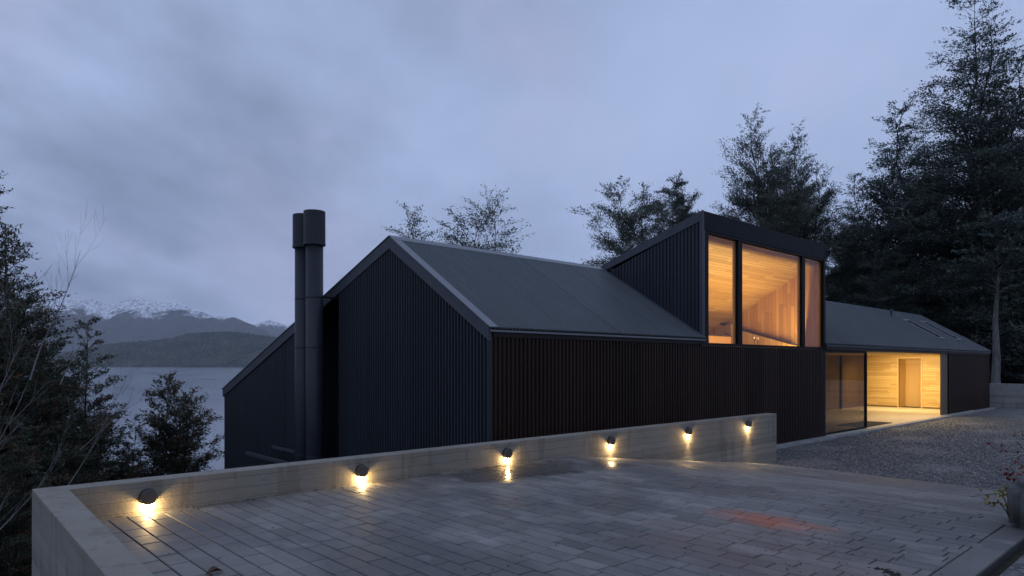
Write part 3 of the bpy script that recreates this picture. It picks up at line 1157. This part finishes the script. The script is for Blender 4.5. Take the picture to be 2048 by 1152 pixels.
f1 = flue(7.0, 14.4, 5.74, .195)
f2 = flue(6.98, 14.93, 5.74, .195)
sub(MB().tube([(7.15, 14.35, 3.79), (7.5, 14.0, 3.74)], [.022, .022], 8), 'bracket', M['black'], f1)
sub(MB().tube([(7.15, 14.9, 3.72), (7.5, 15.2, 3.6)], [.022, .022], 8), 'bracket', M['black'], f2)

inv = Matrix.Translation(house.location).inverted()
for o in H:
    o.parent = house
    o.matrix_parent_inverse = inv

gl = empty('globe_lamp', (19.55, 10.2, 2.56))
for i_, (dx, dy, dz) in enumerate(((-.12, 0, .47), (-.02, .05, .5), (.08, -.03, .45), (.17, .03, .49))):
    MB().tube([(0, 0, 0), (dx, dy, dz - .02)], [.006, .004], 6).build('stem', M['black'], gl)
    MB().lathe([(.001, -.013), (.009, -.009), (.013, 0), (.009, .009), (.001, .013)], (dx, dy, dz), 'Z', 12).build('globe', M['bead'], gl, smooth=True)
tag(gl, 'cluster of four tiny glowing globes behind the middle pane of the dormer window', 'lamp')

# beams and doormat beside the house
bm1 = MB().box(6.96, 7.04, 15.9, 18.5, -.25, -.17).build('timber_beam', M['trim'])
tag(bm1, 'thin pale beam low beside the black gable, left of the flues', 'beam', 'beams at the gable foot')
bm2 = MB().box(7.2, 7.27, 15.3, 17.3, .02, .08).build('timber_beam', M['trim'])
tag(bm2, 'short pale beam just left of the flues, above the longer one', 'beam', 'beams at the gable foot')
bm3 = MB().box(7.1, 7.16, 13.0, 14.05, -.14, -.06).build('timber_beam', M['trim'])
tag(bm3, 'short pale beam right of the flues against the gable', 'beam', 'beams at the gable foot')
dm = MB().box(24.7, 27.3, 8.86, 9.85, .032, .05).build('doormat', M['mat'], bevel=.004)
tag(dm, 'dark doormat on the pale entry floor beside the glass', 'doormat')

# ------------------------------------------------------------------ interior lights
def area(name, loc, rot, sx_, sy_, e, col, spread=180, par=None):
    d = bpy.data.lights.new(name, 'AREA')
    d.shape = 'RECTANGLE'
    d.size, d.size_y = sx_, sy_
    d.energy = e
    d.color = col
    d.spread = R(spread)
    o = bpy.data.objects.new(name, d)
    COL.objects.link(o)
    o.location = loc
    o.rotation_euler = rot
    o.parent = par
    return o


# uplights on the upper room floor, tilted to the back so that the strip next to the glass stays dim
area('room_uplight', (17.6, 9.35, 2.6), (R(180 - 12), 0, 0), 6.2, .012, 215, (1, .66, .22), 180)
# entry downlights
area('entry_downlight', (35.4, 10.9, 2.64), (0, R(-18), 0), 1.6, 2.8, 420, (1, .72, .32), 170)
area('entry_downlight', (30.0, 9.5, 2.64), (R(-12), 0, 0), 4.5, .8, 230, (1, .72, .34), 170)

# ------------------------------------------------------------------ trees
def make_tree(seed, Ht, Rc, base, nl, leaf, nleaf, lean=0.0, prof='oval', multi=1, spread=.33, flat=.3, up=.5, reds=0.0, droop=.12, rtrunk=None, subs=7):
    """returns (trunk MB, crown verts, faces, tones). nl limbs, each with sub-branches that carry flattened sprays of small leaf faces"""
    rg = random.Random(seed)
    rn = np.random.default_rng(seed)
    tb = MB()
    rt = rtrunk or Ht * .014
    clumps = []   # pos, dir, radius, tone
    for s_ in range(multi):
        az0 = rg.uniform(0, 6.28)
        sp = 0 if multi == 1 else Rc * .28
        pts, rad = [], []
        nseg = 9
        topH = Ht * (1 - .12 * s_ * rg.uniform(.5, 1))
        wob = [(rg.uniform(-1, 1), rg.uniform(-1, 1)) for _ in range(nseg + 1)]
        for i in range(nseg + 1):
            q = i / nseg
            w = Rc * .06 * min(1, q * 3)
            pts.append(Vector((math.cos(az0) * sp * q + wob[i][0] * w + lean * q * Ht, math.sin(az0) * sp * q + wob[i][1] * w, topH * q)))
            rad.append(rt * (1 - .93 * q ** .8) / (1 if multi == 1 else 1.3))
        tb.tube(pts, rad, 8)
        nls = nl // multi
        for j in range(nls):
            q = base + (1 - base) * ((j + rg.random()) / nls) ** .92
            q = min(q, .985)
            fi = q * nseg
            i0 = min(int(fi), nseg - 1)
            p0 = pts[i0].lerp(pts[i0 + 1], fi - i0)
            r0 = rad[i0] * (1 - (fi - i0)) + rad[i0 + 1] * (fi - i0)
            cq = (q - base) / (1 - base)
            if prof == 'oval':
                wd = (math.sin(math.pi * min(1, (cq * .86 + .12))) ** .7)
            elif prof == 'cone':
                wd = (1 - cq) ** .8 * .95 + .12
            elif prof == 'dome':
                wd = max(.27, 1 - cq ** 2.2) * .92
            else:
                wd = .5 + .5 * math.sin(math.pi * (cq * .8 + .1))
            Ln = Rc * wd * rg.uniform(.6, 1.15)
            az = j * 2.4 + rg.uniform(-.5, .5) + s_
            el = up * (.55 + .75 * cq) + rg.uniform(-.2, .25)
            d = Vector((math.cos(az) * math.cos(el), math.sin(az) * math.cos(el), math.sin(el)))
            lp, lr = [p0], [max(r0 * .5, .012)]
            p = p0.copy()
            ns = 5
            for k in range(ns):
                d = (d + Vector((rg.uniform(-.18, .18), rg.uniform(-.18, .18), rg.uniform(-.12, .12) - droop * k * .4))).normalized()
                p = p + d * (Ln / ns)
                lp.append(p.copy())
                lr.append(lr[0] * (1 - (k + 1) / (ns + .4)))
            tb.tube(lp, lr, 5)
            tone0 = rg.random()
            wcl = min(1.0, wd * 1.2 + .12)
            nsb = max(3, int(subs * (.35 + .75 * wd)))
            for b in range(nsb):
                u = .2 + .8 * (b + rg.random()) / nsb
                fi2 = u * ns
                a0 = min(int(fi2), ns - 1)
                bp = lp[a0].lerp(lp[a0 + 1], fi2 - a0)
                dd = (lp[a0 + 1] - lp[a0]).normalized()
                side = Vector((-dd.y, dd.x, 0)) * (1 if b % 2 else -1)
                bd = (dd * .7 + side * rg.uniform(.4, 1.1) + Vector((0, 0, rg.uniform(-.15, .35)))).normalized()
                bl = Ln * spread * rg.uniform(.5, 1.1) * (1.15 - .6 * u) + Rc * .06
                be = bp + bd * bl
                tb.tube([bp, bp.lerp(be, .5) + Vector((0, 0, bl * .04)), be], [max(lr[a0] * .35, .006), .006, .003], 3)
                for c in range(4):
                    cc = bp.lerp(be, .3 + .26 * c) + Vector((rg.gauss(0, 1), rg.gauss(0, 1), rg.gauss(0, .5))) * bl * .12
                    clumps.append((cc, bd, (Rc * .078 * rg.uniform(.4, 1.4) + leaf * .5) * wcl, min(1, max(0, .45 + .35 * (tone0 - .5) + rg.gauss(0, .16))), rg.random() < reds))
    nC = len(clumps)
    C = np.array([list(c[0]) for c in clumps])
    D = np.array([list(c[1]) for c in clumps])
    Rr = np.array([c[2] for c in clumps])
    T = np.array([c[3] for c in clumps])
    Rd = np.array([c[4] for c in clumps])
    wgt = Rr ** 1.8
    cnt = np.maximum(2, (nleaf * wgt / wgt.sum()).astype(int))
    ci = np.repeat(np.arange(nC), cnt)
    Nn = len(ci)
    u_ = rn.normal(0, 1, (Nn, 3))
    u_ /= np.linalg.norm(u_, axis=1)[:, None]
    u_ *= rn.uniform(0, 1, (Nn, 1)) ** .45
    off = u_ * Rr[ci][:, None] * np.array([1, 1, flat * 1.15]) + D[ci] * (rn.uniform(-1, 1, (Nn, 1)) * Rr[ci][:, None] * .8)
    P = C[ci] + off
    # leaf orientation : along the branch with scatter, mostly level
    a = D[ci] + rn.normal(0, .55, (Nn, 3)) * np.array([1, 1, .5])
    a /= np.linalg.norm(a, axis=1)[:, None]
    upv = np.array([0, 0, 1.0]) + rn.normal(0, .55, (Nn, 3))
    b = np.cross(upv, a)
    b /= np.linalg.norm(b, axis=1)[:, None] + 1e-9
    ls = leaf * rn.uniform(.6, 1.35, Nn)
    A = a * ls[:, None] * .5
    B = b * ls[:, None] * .24
    V = np.stack([P - A, P + B * .9 - A * .1, P + A, P - B * .9 - A * .1], 1).reshape(-1, 3)
    F = np.arange(Nn * 4).reshape(-1, 4)
    tone = np.clip(T[ci] + rn.normal(0, .12, Nn), 0, .8)
    tone = np.where(Rd[ci], np.clip(.88 + rn.normal(0, .06, Nn), .8, 1), tone)
    return tb, V, F, tone


def tree_obj(name, data, bark, leafm, loc, label, group=None, rot=0, cat='tree', scale=1.0):
    tb, V, F, T = data
    r = empty(name, loc)
    tb.build('trunk', bark, r, smooth=True, fixn=False)
    npmesh('crown', V, F, leafm, False, T, r)
    r.rotation_euler = (0, 0, rot)
    r.scale = (scale,) * 3
    tag(r, label, cat, group)
    return r


def copy_tree(src, loc, rot, scale, label, group=None, sz=None):
    c = src.copy()
    COL.objects.link(c)
    c.location = loc
    c.rotation_euler = (0, 0, rot)
    c.scale = (scale, scale, sz or scale)
    c['label'] = label
    if group: c['group'] = group
    for ch in src.children:
        d = ch.copy()
        COL.objects.link(d)
        d.parent = c
    return c


def gpos(px, t, dz=-.1):
    p = at(px, HOR, t)
    return (p.x, p.y, ground_z(p.x, p.y) + dz), CZ - (ground_z(p.x, p.y) + dz)


def height_for(px, py, t):
    loc, below = gpos(px, t)
    return loc, below + (HOR - py) / FPX * t


GB = 'tall trees behind the house'
# twin-crowned pair right of the dormer
loc, h = height_for(1535, 228, 55)
T1 = tree_obj('beech_tree', make_tree(21, h, 5.5, .36, 160, .16, 92000, prof='dome', multi=4, up=.8, subs=8, flat=.5, droop=.05), M['bark'], M['leafR'], loc,
              'tall pointed open-crowned tree rising straight above the dormer', GB, rot=.4)
loc, h = height_for(1614, 262, 60)
T2 = tree_obj('beech_tree', make_tree(22, h, 5.1, .33, 145, .16, 76000, prof='dome', multi=4, up=.8, subs=8, flat=.5, droop=.05), M['bark'], M['leafR'], loc,
              'tall narrow tree just right of the pointed one above the dormer', GB, rot=1.4)
loc, h = height_for(1262, 374, 44)
T3 = tree_obj('beech_tree', make_tree(23, h, 3.5, .3, 100, .13, 52000, prof='oval', multi=4, up=.7, flat=.55, subs=8), M['bark'], M['leafR'], loc,
              'rounded tree left of the dormer roof, leaning into the sky', GB, rot=2)
loc, h = height_for(1362, 354, 50)
T4 = tree_obj('beech_tree', make_tree(24, h, 3.0, .4, 84, .14, 50000, prof='oval', multi=3, up=.7, flat=.55, subs=8), M['bark'], M['leafR'], loc,
              'small-crowned tree right behind the dormer\'s highest corner', GB, rot=3)
# feathery tops over the main ridge
loc, h = height_for(845, 424, 38)
T5 = tree_obj('young_tree', make_tree(25, h, 2.9, .4, 80, .12, 13000, prof='oval', multi=4, up=.85, flat=.3), M['bark'], M['leafR'], loc,
              'smaller sparse treetop showing over the roof ridge, left one', 'treetops over the ridge')
loc, h = height_for(965, 420, 41)
T6 = tree_obj('young_tree', make_tree(26, h, 3.6, .4, 80, .14, 15500, prof='oval', multi=4, up=.8, flat=.3), M['bark'], M['leafR'], loc,
              'wider sparse treetop showing over the roof ridge, right one', 'treetops over the ridge')

# forest mass on the right
loc, h = height_for(1935, -30, 50)
E1 = tree_obj('evergreen_tree', make_tree(31, h, 7.8, .08, 210, .19, 140000, prof='dome', multi=3, up=.5, flat=.42, subs=8, droop=.15), M['bark'], M['leafD'], loc,
              'tallest dark tree at the upper right, its tip leaving the picture', 'dark trees right of the house')
loc, h = height_for(1808, 188, 54)
E2 = tree_obj('evergreen_tree', make_tree(32, h, 6.4, .05, 180, .19, 115000, prof='dome', multi=4, up=.6, flat=.42, subs=8, droop=.12), M['bark'], M['leafD'], loc,
              'broad dark tree with a ragged top left of the tallest one', 'dark trees right of the house')
G2 = 'dark trees right of the house'
srcs = [E1, E2, T1, T2]
fill = [
    (2030, 60, 50.5, E2, .3, 'dark tree cut by the right picture edge in front of the tallest one'),
    (1745, 330, 62, E2, 1.1, 'lower dark tree between the narrow tree and the ragged one'),
    (1715, 395, 70, T1, 2.1, 'thin twiggy tree low in the gap beside the dormer'),
    (1870, 250, 64, E1, 2.9, 'dark tree filling the space behind the tallest one'),
    (1960, 330, 53, E2, 3.7, 'dark tree in front of the tallest one, above the pale trunk'),
    (1850, 420, 57, E2, 4.4, 'dark mid-height tree above the skylights'),
    (1780, 440, 50, E2, 5.2, 'dark low tree rising right behind the entry wing roof'),
    (1690, 470, 56, E1, .9, 'dark low tree touching the dormer\'s right edge'),
    (2075, 200, 58, E1, 1.9, 'dark tree at the right picture edge, farther back'),
    (1900, 520, 50, E2, 2.2, 'short dark tree behind the gable end of the entry wing'),
    (2040, 480, 53, E2, 4.9, 'short dark tree above the end wall at the right edge'),
]
for px, py, t, s_, rot, lab in fill:
    loc, h = height_for(px, py, t)
    zmax = max(v.co.z for v in s_.children[0].data.vertices)
    copy_tree(s_, loc, rot, h / zmax * 1.0, lab, G2)
# pale trunk
loc, h = height_for(1992, 440, 42)
pt = tree_obj('pale_trunk_tree', make_tree(41, h, 2.6, .55, 30, .26, 7000, prof='oval', up=.7, rtrunk=.3), M['palebark'], M['leafD'], loc,
              'slender tree with a pale mottled trunk standing left of the end wall', GB)
# understory
bd = make_tree(51, 4.2, 2.6, .02, 46, .2, 15000, prof='round', multi=3, up=.5, flat=.5, rtrunk=.05)
loc, h = gpos(1840, 52)
B0 = tree_obj('forest_bush', bd, M['bark'], M['leafD'], loc, 'dark bush behind the middle of the entry wing roof', 'bushes at the forest edge', cat='bush')
bl = ['dark bush behind the left end of the entry wing roof', 'dark bush behind the end gable of the entry wing', 'dark bush left of the pale trunk',
      'dark bush right of the pale trunk above the end wall', 'dark bush above the end wall at the picture edge', 'dark bush between the skylights and the dormer, farther back',
      'dark bush just past the right picture edge']
for (px, t, s_, rot), lab in zip([(1700, 50, 1.1, 1), (1930, 50, 1.2, 2), (1975, 50, 1.25, 3), (2012, 49, 1.2, 4), (2045, 47, 1.3, 5), (1770, 62, 1.6, .5), (2100, 48, 1.3, 2.5)], bl):
    loc, h = gpos(px, t)
    copy_tree(B0, loc, rot, s_, lab, 'bushes at the forest edge')

# left side, on the slope down to the lake
GL = 'trees on the lake slope'
loc, h = height_for(34, 352, 19)
L1 = tree_obj('slope_tree', make_tree(61, h, 3.1, .2, 230, .09, 175000, prof='dome', multi=4, up=.55, flat=.45, subs=8, reds=.12, droop=.05), M['bark'], M['leafL'], loc,
              'tallest dark leafy tree at the left picture edge', GL)
loc, h = height_for(140, 640, 22)
L2 = tree_obj('slope_tree', make_tree(62, h, 2.3, .25, 130, .09, 80000, prof='dome', multi=3, up=.55, flat=.5, reds=.14, droop=.05), M['bark'], M['leafL'], loc,
              'spreading leafy tree right of the tallest left one, against the far hill', GL)
loc, h = height_for(356, 752, 24)
L3 = tree_obj('slope_tree', make_tree(63, h, 1.55, .1, 170, .1, 44000, prof="oval", multi=3, up=.6, flat=.8, reds=.22, droop=.02), M['bark'], M['leafL'], loc,
              'small bushy reddish-flecked tree standing alone against the lake', GL)
for px, py, t, s_, rot, lab in [
        (60, 560, 25, L1, 1.3, 'dense leafy tree behind the tallest left one'),
        (-40, 520, 17, L2, 2.2, 'leafy tree mostly cut off by the left picture edge'),
        (75, 700, 17, L2, 4.0, 'lower leafy tree in front of the tallest left one'),
        (190, 775, 22, L2, 5.1, 'low leafy tree between the bare twigs and the bushy tree by the lake'),
        (248, 828, 24, L2, .6, 'low leafy tree just left of the bushy one by the lake'),
        (10, 800, 13, L2, 3.1, 'low leafy tree behind the short end of the concrete wall')]:
    loc, h = height_for(px, py, t)
    zmax = max(v.co.z for v in s_.children[0].data.vertices)
    copy_tree(s_, loc, rot, h / zmax, lab, GL)


# bare twiggy shrubs
def bare(seed, stems, mat, name, label, group=None, r0=.012):
    rg = random.Random(seed)
    mbb = MB()

    def grow(p, d, L, r, depth):
        n = 7
        pts, rad = [p.copy()], [r]
        for i in range(n):
            d = (d + Vector((rg.uniform(-.1, .1), rg.uniform(-.1, .1), rg.uniform(-.05, .09)))).normalized()
            p = p + d * (L / n)
            pts.append(p.copy())
            rad.append(max(.0015, r * (1 - .85 * (i + 1) / n)))
        mbb.tube(pts, rad, 4)
        if depth:
            for k in range(5 if depth > 1 else 4):
                i = rg.randint(2, n - 1)
                dd = (pts[i + 1] - pts[i]).normalized()
                q = Vector((rg.uniform(-1, 1), rg.uniform(-1, 1), rg.uniform(-.3, .8)))
                grow(pts[i], (dd + q * .55).normalized(), L * rg.uniform(.28, .5), rad[i] * .6, depth - 1)
    for (a, b, rr) in stems:
        a, b = Vector(a), Vector(b)
        grow(a, (b - a).normalized(), (b - a).length, rr, 2)
    o = mbb.build(name, mat, None, smooth=True, fixn=False)
    tag(o, label, 'shrub', group)
    return o


bare(5, [(at(-60, 900, 9), at(70, 650, 9.4), .011), (at(-80, 1020, 9), at(115, 745, 9.3), .013), (at(-20, 1080, 8.5), at(190, 900, 8.8), .011), (at(-70, 760, 9), at(30, 560, 9.5), .01),
         (at(-60, 1150, 8), at(60, 960, 8.2), .01)],
     M['twig'], 'bare_shrub', 'bare grey twigs arching in from the left picture edge')
bare(8, [(at(60, 760, 14), at(160, 500, 14.5), .018), (at(95, 700, 14), at(138, 560, 14), .01)],
     M['twig'], 'bare_sapling', 'leafless sapling with a forked tip left of the snowy mountain')
bare(12, [(at(130, 980, 13), at(290, 765, 13.4), .013), (at(160, 900, 13), at(275, 815, 13.2), .009), (at(120, 770, 13), at(215, 600, 13.6), .009)],
     M['twig'], 'bare_sapling', 'leafless sapling reaching over the lake left of the small bushy tree')

# ------------------------------------------------------------------ right foreground
rg = random.Random(3)
bmm = bmesh.new()
bmesh.ops.create_cube(bmm, size=1)
bmesh.ops.scale(bmm, vec=(.62, .55, .44), verts=bmm.verts)
bmesh.ops.bevel(bmm, geom=bmm.edges[:], offset=.07, segments=4, affect='EDGES')
bmesh.ops.subdivide_edges(bmm, edges=bmm.edges[:], cuts=1, use_grid_fill=True)
for v in bmm.verts:
    v.co += v.normal * (.012 * math.sin(v.co.x * 17 + v.co.y * 9) + rg.uniform(-.004, .004))
me = bpy.data.meshes.new('stone_block')
bmm.to_mesh(me)
bmm.free()
me.materials.append(M['stone'])
me.polygons.foreach_set('use_smooth', [True] * len(me.polygons))
sb = bpy.data.objects.new('stone_block', me)
COL.objects.link(sb)
sb.location = (7.62, 1.2, .785 + .19)
sb.rotation_euler = (0, 0, .25)
tag(sb, 'rounded grey stone block at the right edge of the paving', 'stone block')


def leafy(name, stems, leafm, nleaf, ls, label, seed, spreadv=.03, group=None):
    rg2 = np.random.default_rng(seed)
    mb_ = MB()
    Ps, Ds = [], []
    for pts in stems:
        pts = [Vector(p) for p in pts]
        mb_.tube(pts, [.006 - .0045 * i / (len(pts) - 1) for i in range(len(pts))], 5)
        for k in range(nleaf):
            u = rg2.uniform(.15, 1) * (len(pts) - 1)
            i = min(int(u), len(pts) - 2)
            Ps.append(list(pts[i].lerp(pts[i + 1], u - i)))
            Ds.append(list((pts[i + 1] - pts[i]).normalized()))
    Ps, Ds = np.array(Ps), np.array(Ds)
    n = len(Ps)
    P = Ps + rg2.normal(0, spreadv, (n, 3))
    a = Ds + rg2.normal(0, .8, (n, 3))
    a /= np.linalg.norm(a, axis=1)[:, None]
    b = np.cross(rg2.normal(0, 1, (n, 3)), a)
    b /= np.linalg.norm(b, axis=1)[:, None]
    l = ls * rg2.uniform(.6, 1.3, n)
    A, B = a * l[:, None] * .5, b * l[:, None] * .3
    V = np.stack([P - A, P + B, P + A, P - B], 1).reshape(-1, 3)
    r = empty(name, stems[0][0])
    st = mb_.build('stem', M['bark'], None, fixn=False)
    lf = npmesh('foliage', V, np.arange(n * 4).reshape(-1, 4), leafm, False, rg2.uniform(0, 1, n))
    iv = Matrix.Translation(Vector(stems[0][0])).inverted()
    for o in (st, lf):
        o.parent = r
        o.matrix_parent_inverse = iv
    tag(r, label, 'plant', group)
    return r


gp = 'low plants beside the stone block'
leafy('bramble', [[at(2020, 1032, 6.2), at(2005, 985, 6.25), at(1990, 988, 6.2), at(1965, 990, 6.2), at(1940, 994, 6.2)],
                  [at(2018, 1030, 6.1), at(2000, 1005, 6.1), at(1985, 1006, 6.1), at(1970, 1010, 6.1)],
                  [at(2024, 1034, 6.2), at(2016, 1000, 6.3), at(2010, 975, 6.4)]],
      M['leafY'], 24, .045, 'low bramble with yellow-green leaves reaching over the paving by the stone block', 3, .022, gp)
leafy('red_shrub', [[at(2045, 1030, 6.9), at(2035, 975, 6.9), at(2020, 950, 6.9), at(2015, 940, 6.9)],
                    [at(2050, 1020, 6.9), at(2045, 970, 6.9), at(2040, 950, 6.9)],
                    [at(2060, 1020, 6.9), at(2060, 970, 6.9), at(2052, 945, 6.9)]],
      M['leafRed'], 30, .05, 'rust-leaved shrub growing behind the stone block', 4, .035, gp)
leafy('red_twig_shrub', [[at(2110, 1010, 8.6), at(2070, 920, 8.6), at(2030, 905, 8.6), at(2000, 900, 8.6), at(1980, 893, 8.6)],
                         [at(2110, 1010, 8.6), at(2060, 940, 8.6), at(2035, 925, 8.6), at(2020, 930, 8.6)],
                         [at(2110, 1000, 8.6), at(2080, 900, 8.6), at(2050, 880, 8.6), at(2020, 868, 8.6)]],
      M['leafRed'], 16, .05, 'dark red twigs reaching in over the gravel from the right edge', 6, .04, gp)

# litter on the paving
rg = random.Random(9)
V_, F_ = [], []


def flake(x, y, s):
    z = pave_z(x) + .004
    n = rg.randint(4, 6)
    o = len(V_)
    a0 = rg.uniform(0, 6)
    pts = []
    for i in range(n):
        a = a0 + 6.283 * i / n
        r = s * rg.uniform(.5, 1.1)
        pts.append((x + math.cos(a) * r, y + math.sin(a) * r * rg.uniform(.5, 1)))
    for p in pts: V_.append((p[0], p[1], z))
    V_.append((x, y, z + s * rg.uniform(.2, .55)))
    for i in range(n): F_.append((o + i, o + (i + 1) % n, o + n))


for i in range(260):
    x = rg.gauss(5.3, .55)
    y = rg.gauss(2.35, .55)
    if 1.3 < y < 7: flake(x, y, rg.choice((.005, .006, .008, .012)))
for i in range(160):
    flake(rg.uniform(1.5, 8), rg.uniform(1.6, 7.1), rg.choice((.005, .008, .012)))
for i in range(230):
    flake(rg.uniform(1.5, 7.5), YW - abs(rg.gauss(0, .02)) - .008, rg.choice((.006, .01, .014)))
tag(MB().add(V_, F_).build('leaf_litter', M['litter'], fixn=False), 'dark crumbs of leaf litter scattered over the paving', 'litter', kind='stuff')
V_, F_ = [], []
q = [at(1788, 1098, 4.9), at(1880, 1124, 4.6)]
for i in range(46):
    u = rg.random() ** .7
    c = Vector((5.16, 1.78, 0)).lerp(Vector((5.02, 1.5, 0)), u)
    flake(c.x + rg.gauss(0, .02), c.y + rg.gauss(0, .02), rg.uniform(.01, .028))
tag(MB().add(V_, F_).build('leaf_clump', M['litter'], fixn=False), 'small dark smear of rotten leaves near the lower right of the paving', 'leaf clump', kind='stuff')
# curled dead leaf at the bottom edge
c = at(430, 1147, 4.66)
lv = MB()
pts = []
for i in range(7):
    u = i / 6
    for j in range(5):
        w = (j - 2) / 2 * .035 * math.sin(math.pi * min(.97, u * .9 + .08))
        pts.append((c.x + (u - .5) * .12, c.y + w, pave_z(2) + .006 + .03 * abs(w / .035) ** 2 + .01 * math.sin(u * 3)))
fs = [(i * 5 + j, i * 5 + j + 1, i * 5 + j + 6, i * 5 + j + 5) for i in range(6) for j in range(4)]
lfm = plain('dead_leaf', (.09, .045, .03), .8, 0, .3)
tag(lv.add(pts, fs).build('dead_leaf', lfm, smooth=True, fixn=False), 'curled brown dead leaf on the paving at the bottom edge', 'leaf')

# ------------------------------------------------------------------ haze
hz = MB().box(-9500, 19500, -9500, 19500, -36, 2600).build('haze', M['black'])
kh = NT('air')
pvn = kh.n('ShaderNodeVolumePrincipled')
pvn.inputs['Color'].default_value = (.9, .93, 1, 1)
pvn.inputs['Density'].default_value = 3.6e-5
pvn.inputs['Anisotropy'].default_value = .2
kh.l(pvn.outputs[0], kh.out.inputs['Volume'])
hz.data.materials[0] = kh.m
tag(hz, 'thin bluish evening haze over the lake', 'haze', kind='stuff')

# ------------------------------------------------------------------ dusk sky and light
SUN_EL, SUN_AZ = R(4), R(250)
wd = bpy.data.worlds.new('World')
SC.world = wd
wd.use_nodes = True
nt = wd.node_tree
nt.nodes.clear()


class WT(NT):
    def __init__(s, tree):
        s.t = tree
        s.out = s.n('ShaderNodeOutputWorld')


w = WT(nt)
sky = w.n('ShaderNodeTexSky', sky_type='NISHITA')
sky.sun_disc = False
sky.sun_elevation = R(-3)
sky.sun_rotation = SUN_AZ
bg1 = w.n('ShaderNodeBackground')
w.l(sky.outputs[0], bg1.inputs[0])
bg1.inputs[1].default_value = .12
g = w.coord('Generated')
x, y, z = w.sep(g)
rt = w.math('ADD', w.math('MULTIPLY', x, RX), w.math('MULTIPLY', y, RY))      # towards the right of the view
fw = w.math('ADD', w.math('MULTIPLY', x, FX), w.math('MULTIPLY', y, FY))
zz = w.math('ADD', w.math('MAXIMUM', z, 0.0), .22)
cx = w.math('DIVIDE', rt, zz)
cy = w.math('DIVIDE', fw, zz)
pv_ = w.comb(cx, cy, 0)
n1 = w.noise(w.vmap(pv_, (.75, .6, 1), (7.3, 2.7, 0), (0, 0, .3)), 1.0, 5, .5)
n2 = w.noise(w.vmap(pv_, (1.9, 1.1, 1), (5.1, 3.7, 0), (0, 0, .9)), 1.0, 6, .58)
n3 = w.noise(g, 3.2, 4, .5)
left = w.math('MULTIPLY', w.math('SUBTRACT', .25, rt, clamp=True), 1.1, clamp=True)
f = w.math('ADD', w.math('MULTIPLY', n1, .62), w.math('MULTIPLY', n2, .38))
nf = w.math('SUBTRACT', f, .5)
amp = w.math('ADD', 1.05, w.math('MULTIPLY', left, 2.6))
val = w.math('ADD', .66, w.math('MULTIPLY', nf, amp))
val = w.math('SUBTRACT', val, w.math('MULTIPLY', left, .16))
col = w.ramp(val, [(.1, (.17, .225, .355)), (.35, (.25, .32, .49)), (.6, (.345, .44, .67)), (.8, (.41, .505, .76)), (1, (.49, .56, .79))])
pink = w.ramp(w.math('MULTIPLY', n3, w.math('ADD', .6, w.math('MULTIPLY', n2, .8))), [(.5, (0, 0, 0)), (.7, (1, 1, 1))])
col = w.mix(w.math('MULTIPLY', pink, .35), col, (.46, .42, .62))
bg2 = w.n('ShaderNodeBackground')
w.l(col, bg2.inputs[0])
bg2.inputs[1].default_value = 1.14
ad = w.n('ShaderNodeAddShader')
w.l(bg1.outputs[0], ad.inputs[0])
w.l(bg2.outputs[0], ad.inputs[1])
w.l(ad.outputs[0], w.out.inputs[0])

sd = bpy.data.lights.new('sun', 'SUN')
sd.energy = .12
sd.angle = R(40)
sd.color = (.8, .85, 1)
so_ = bpy.data.objects.new('sun', sd)
COL.objects.link(so_)
so_.rotation_euler = (R(55), 0, R(-60))
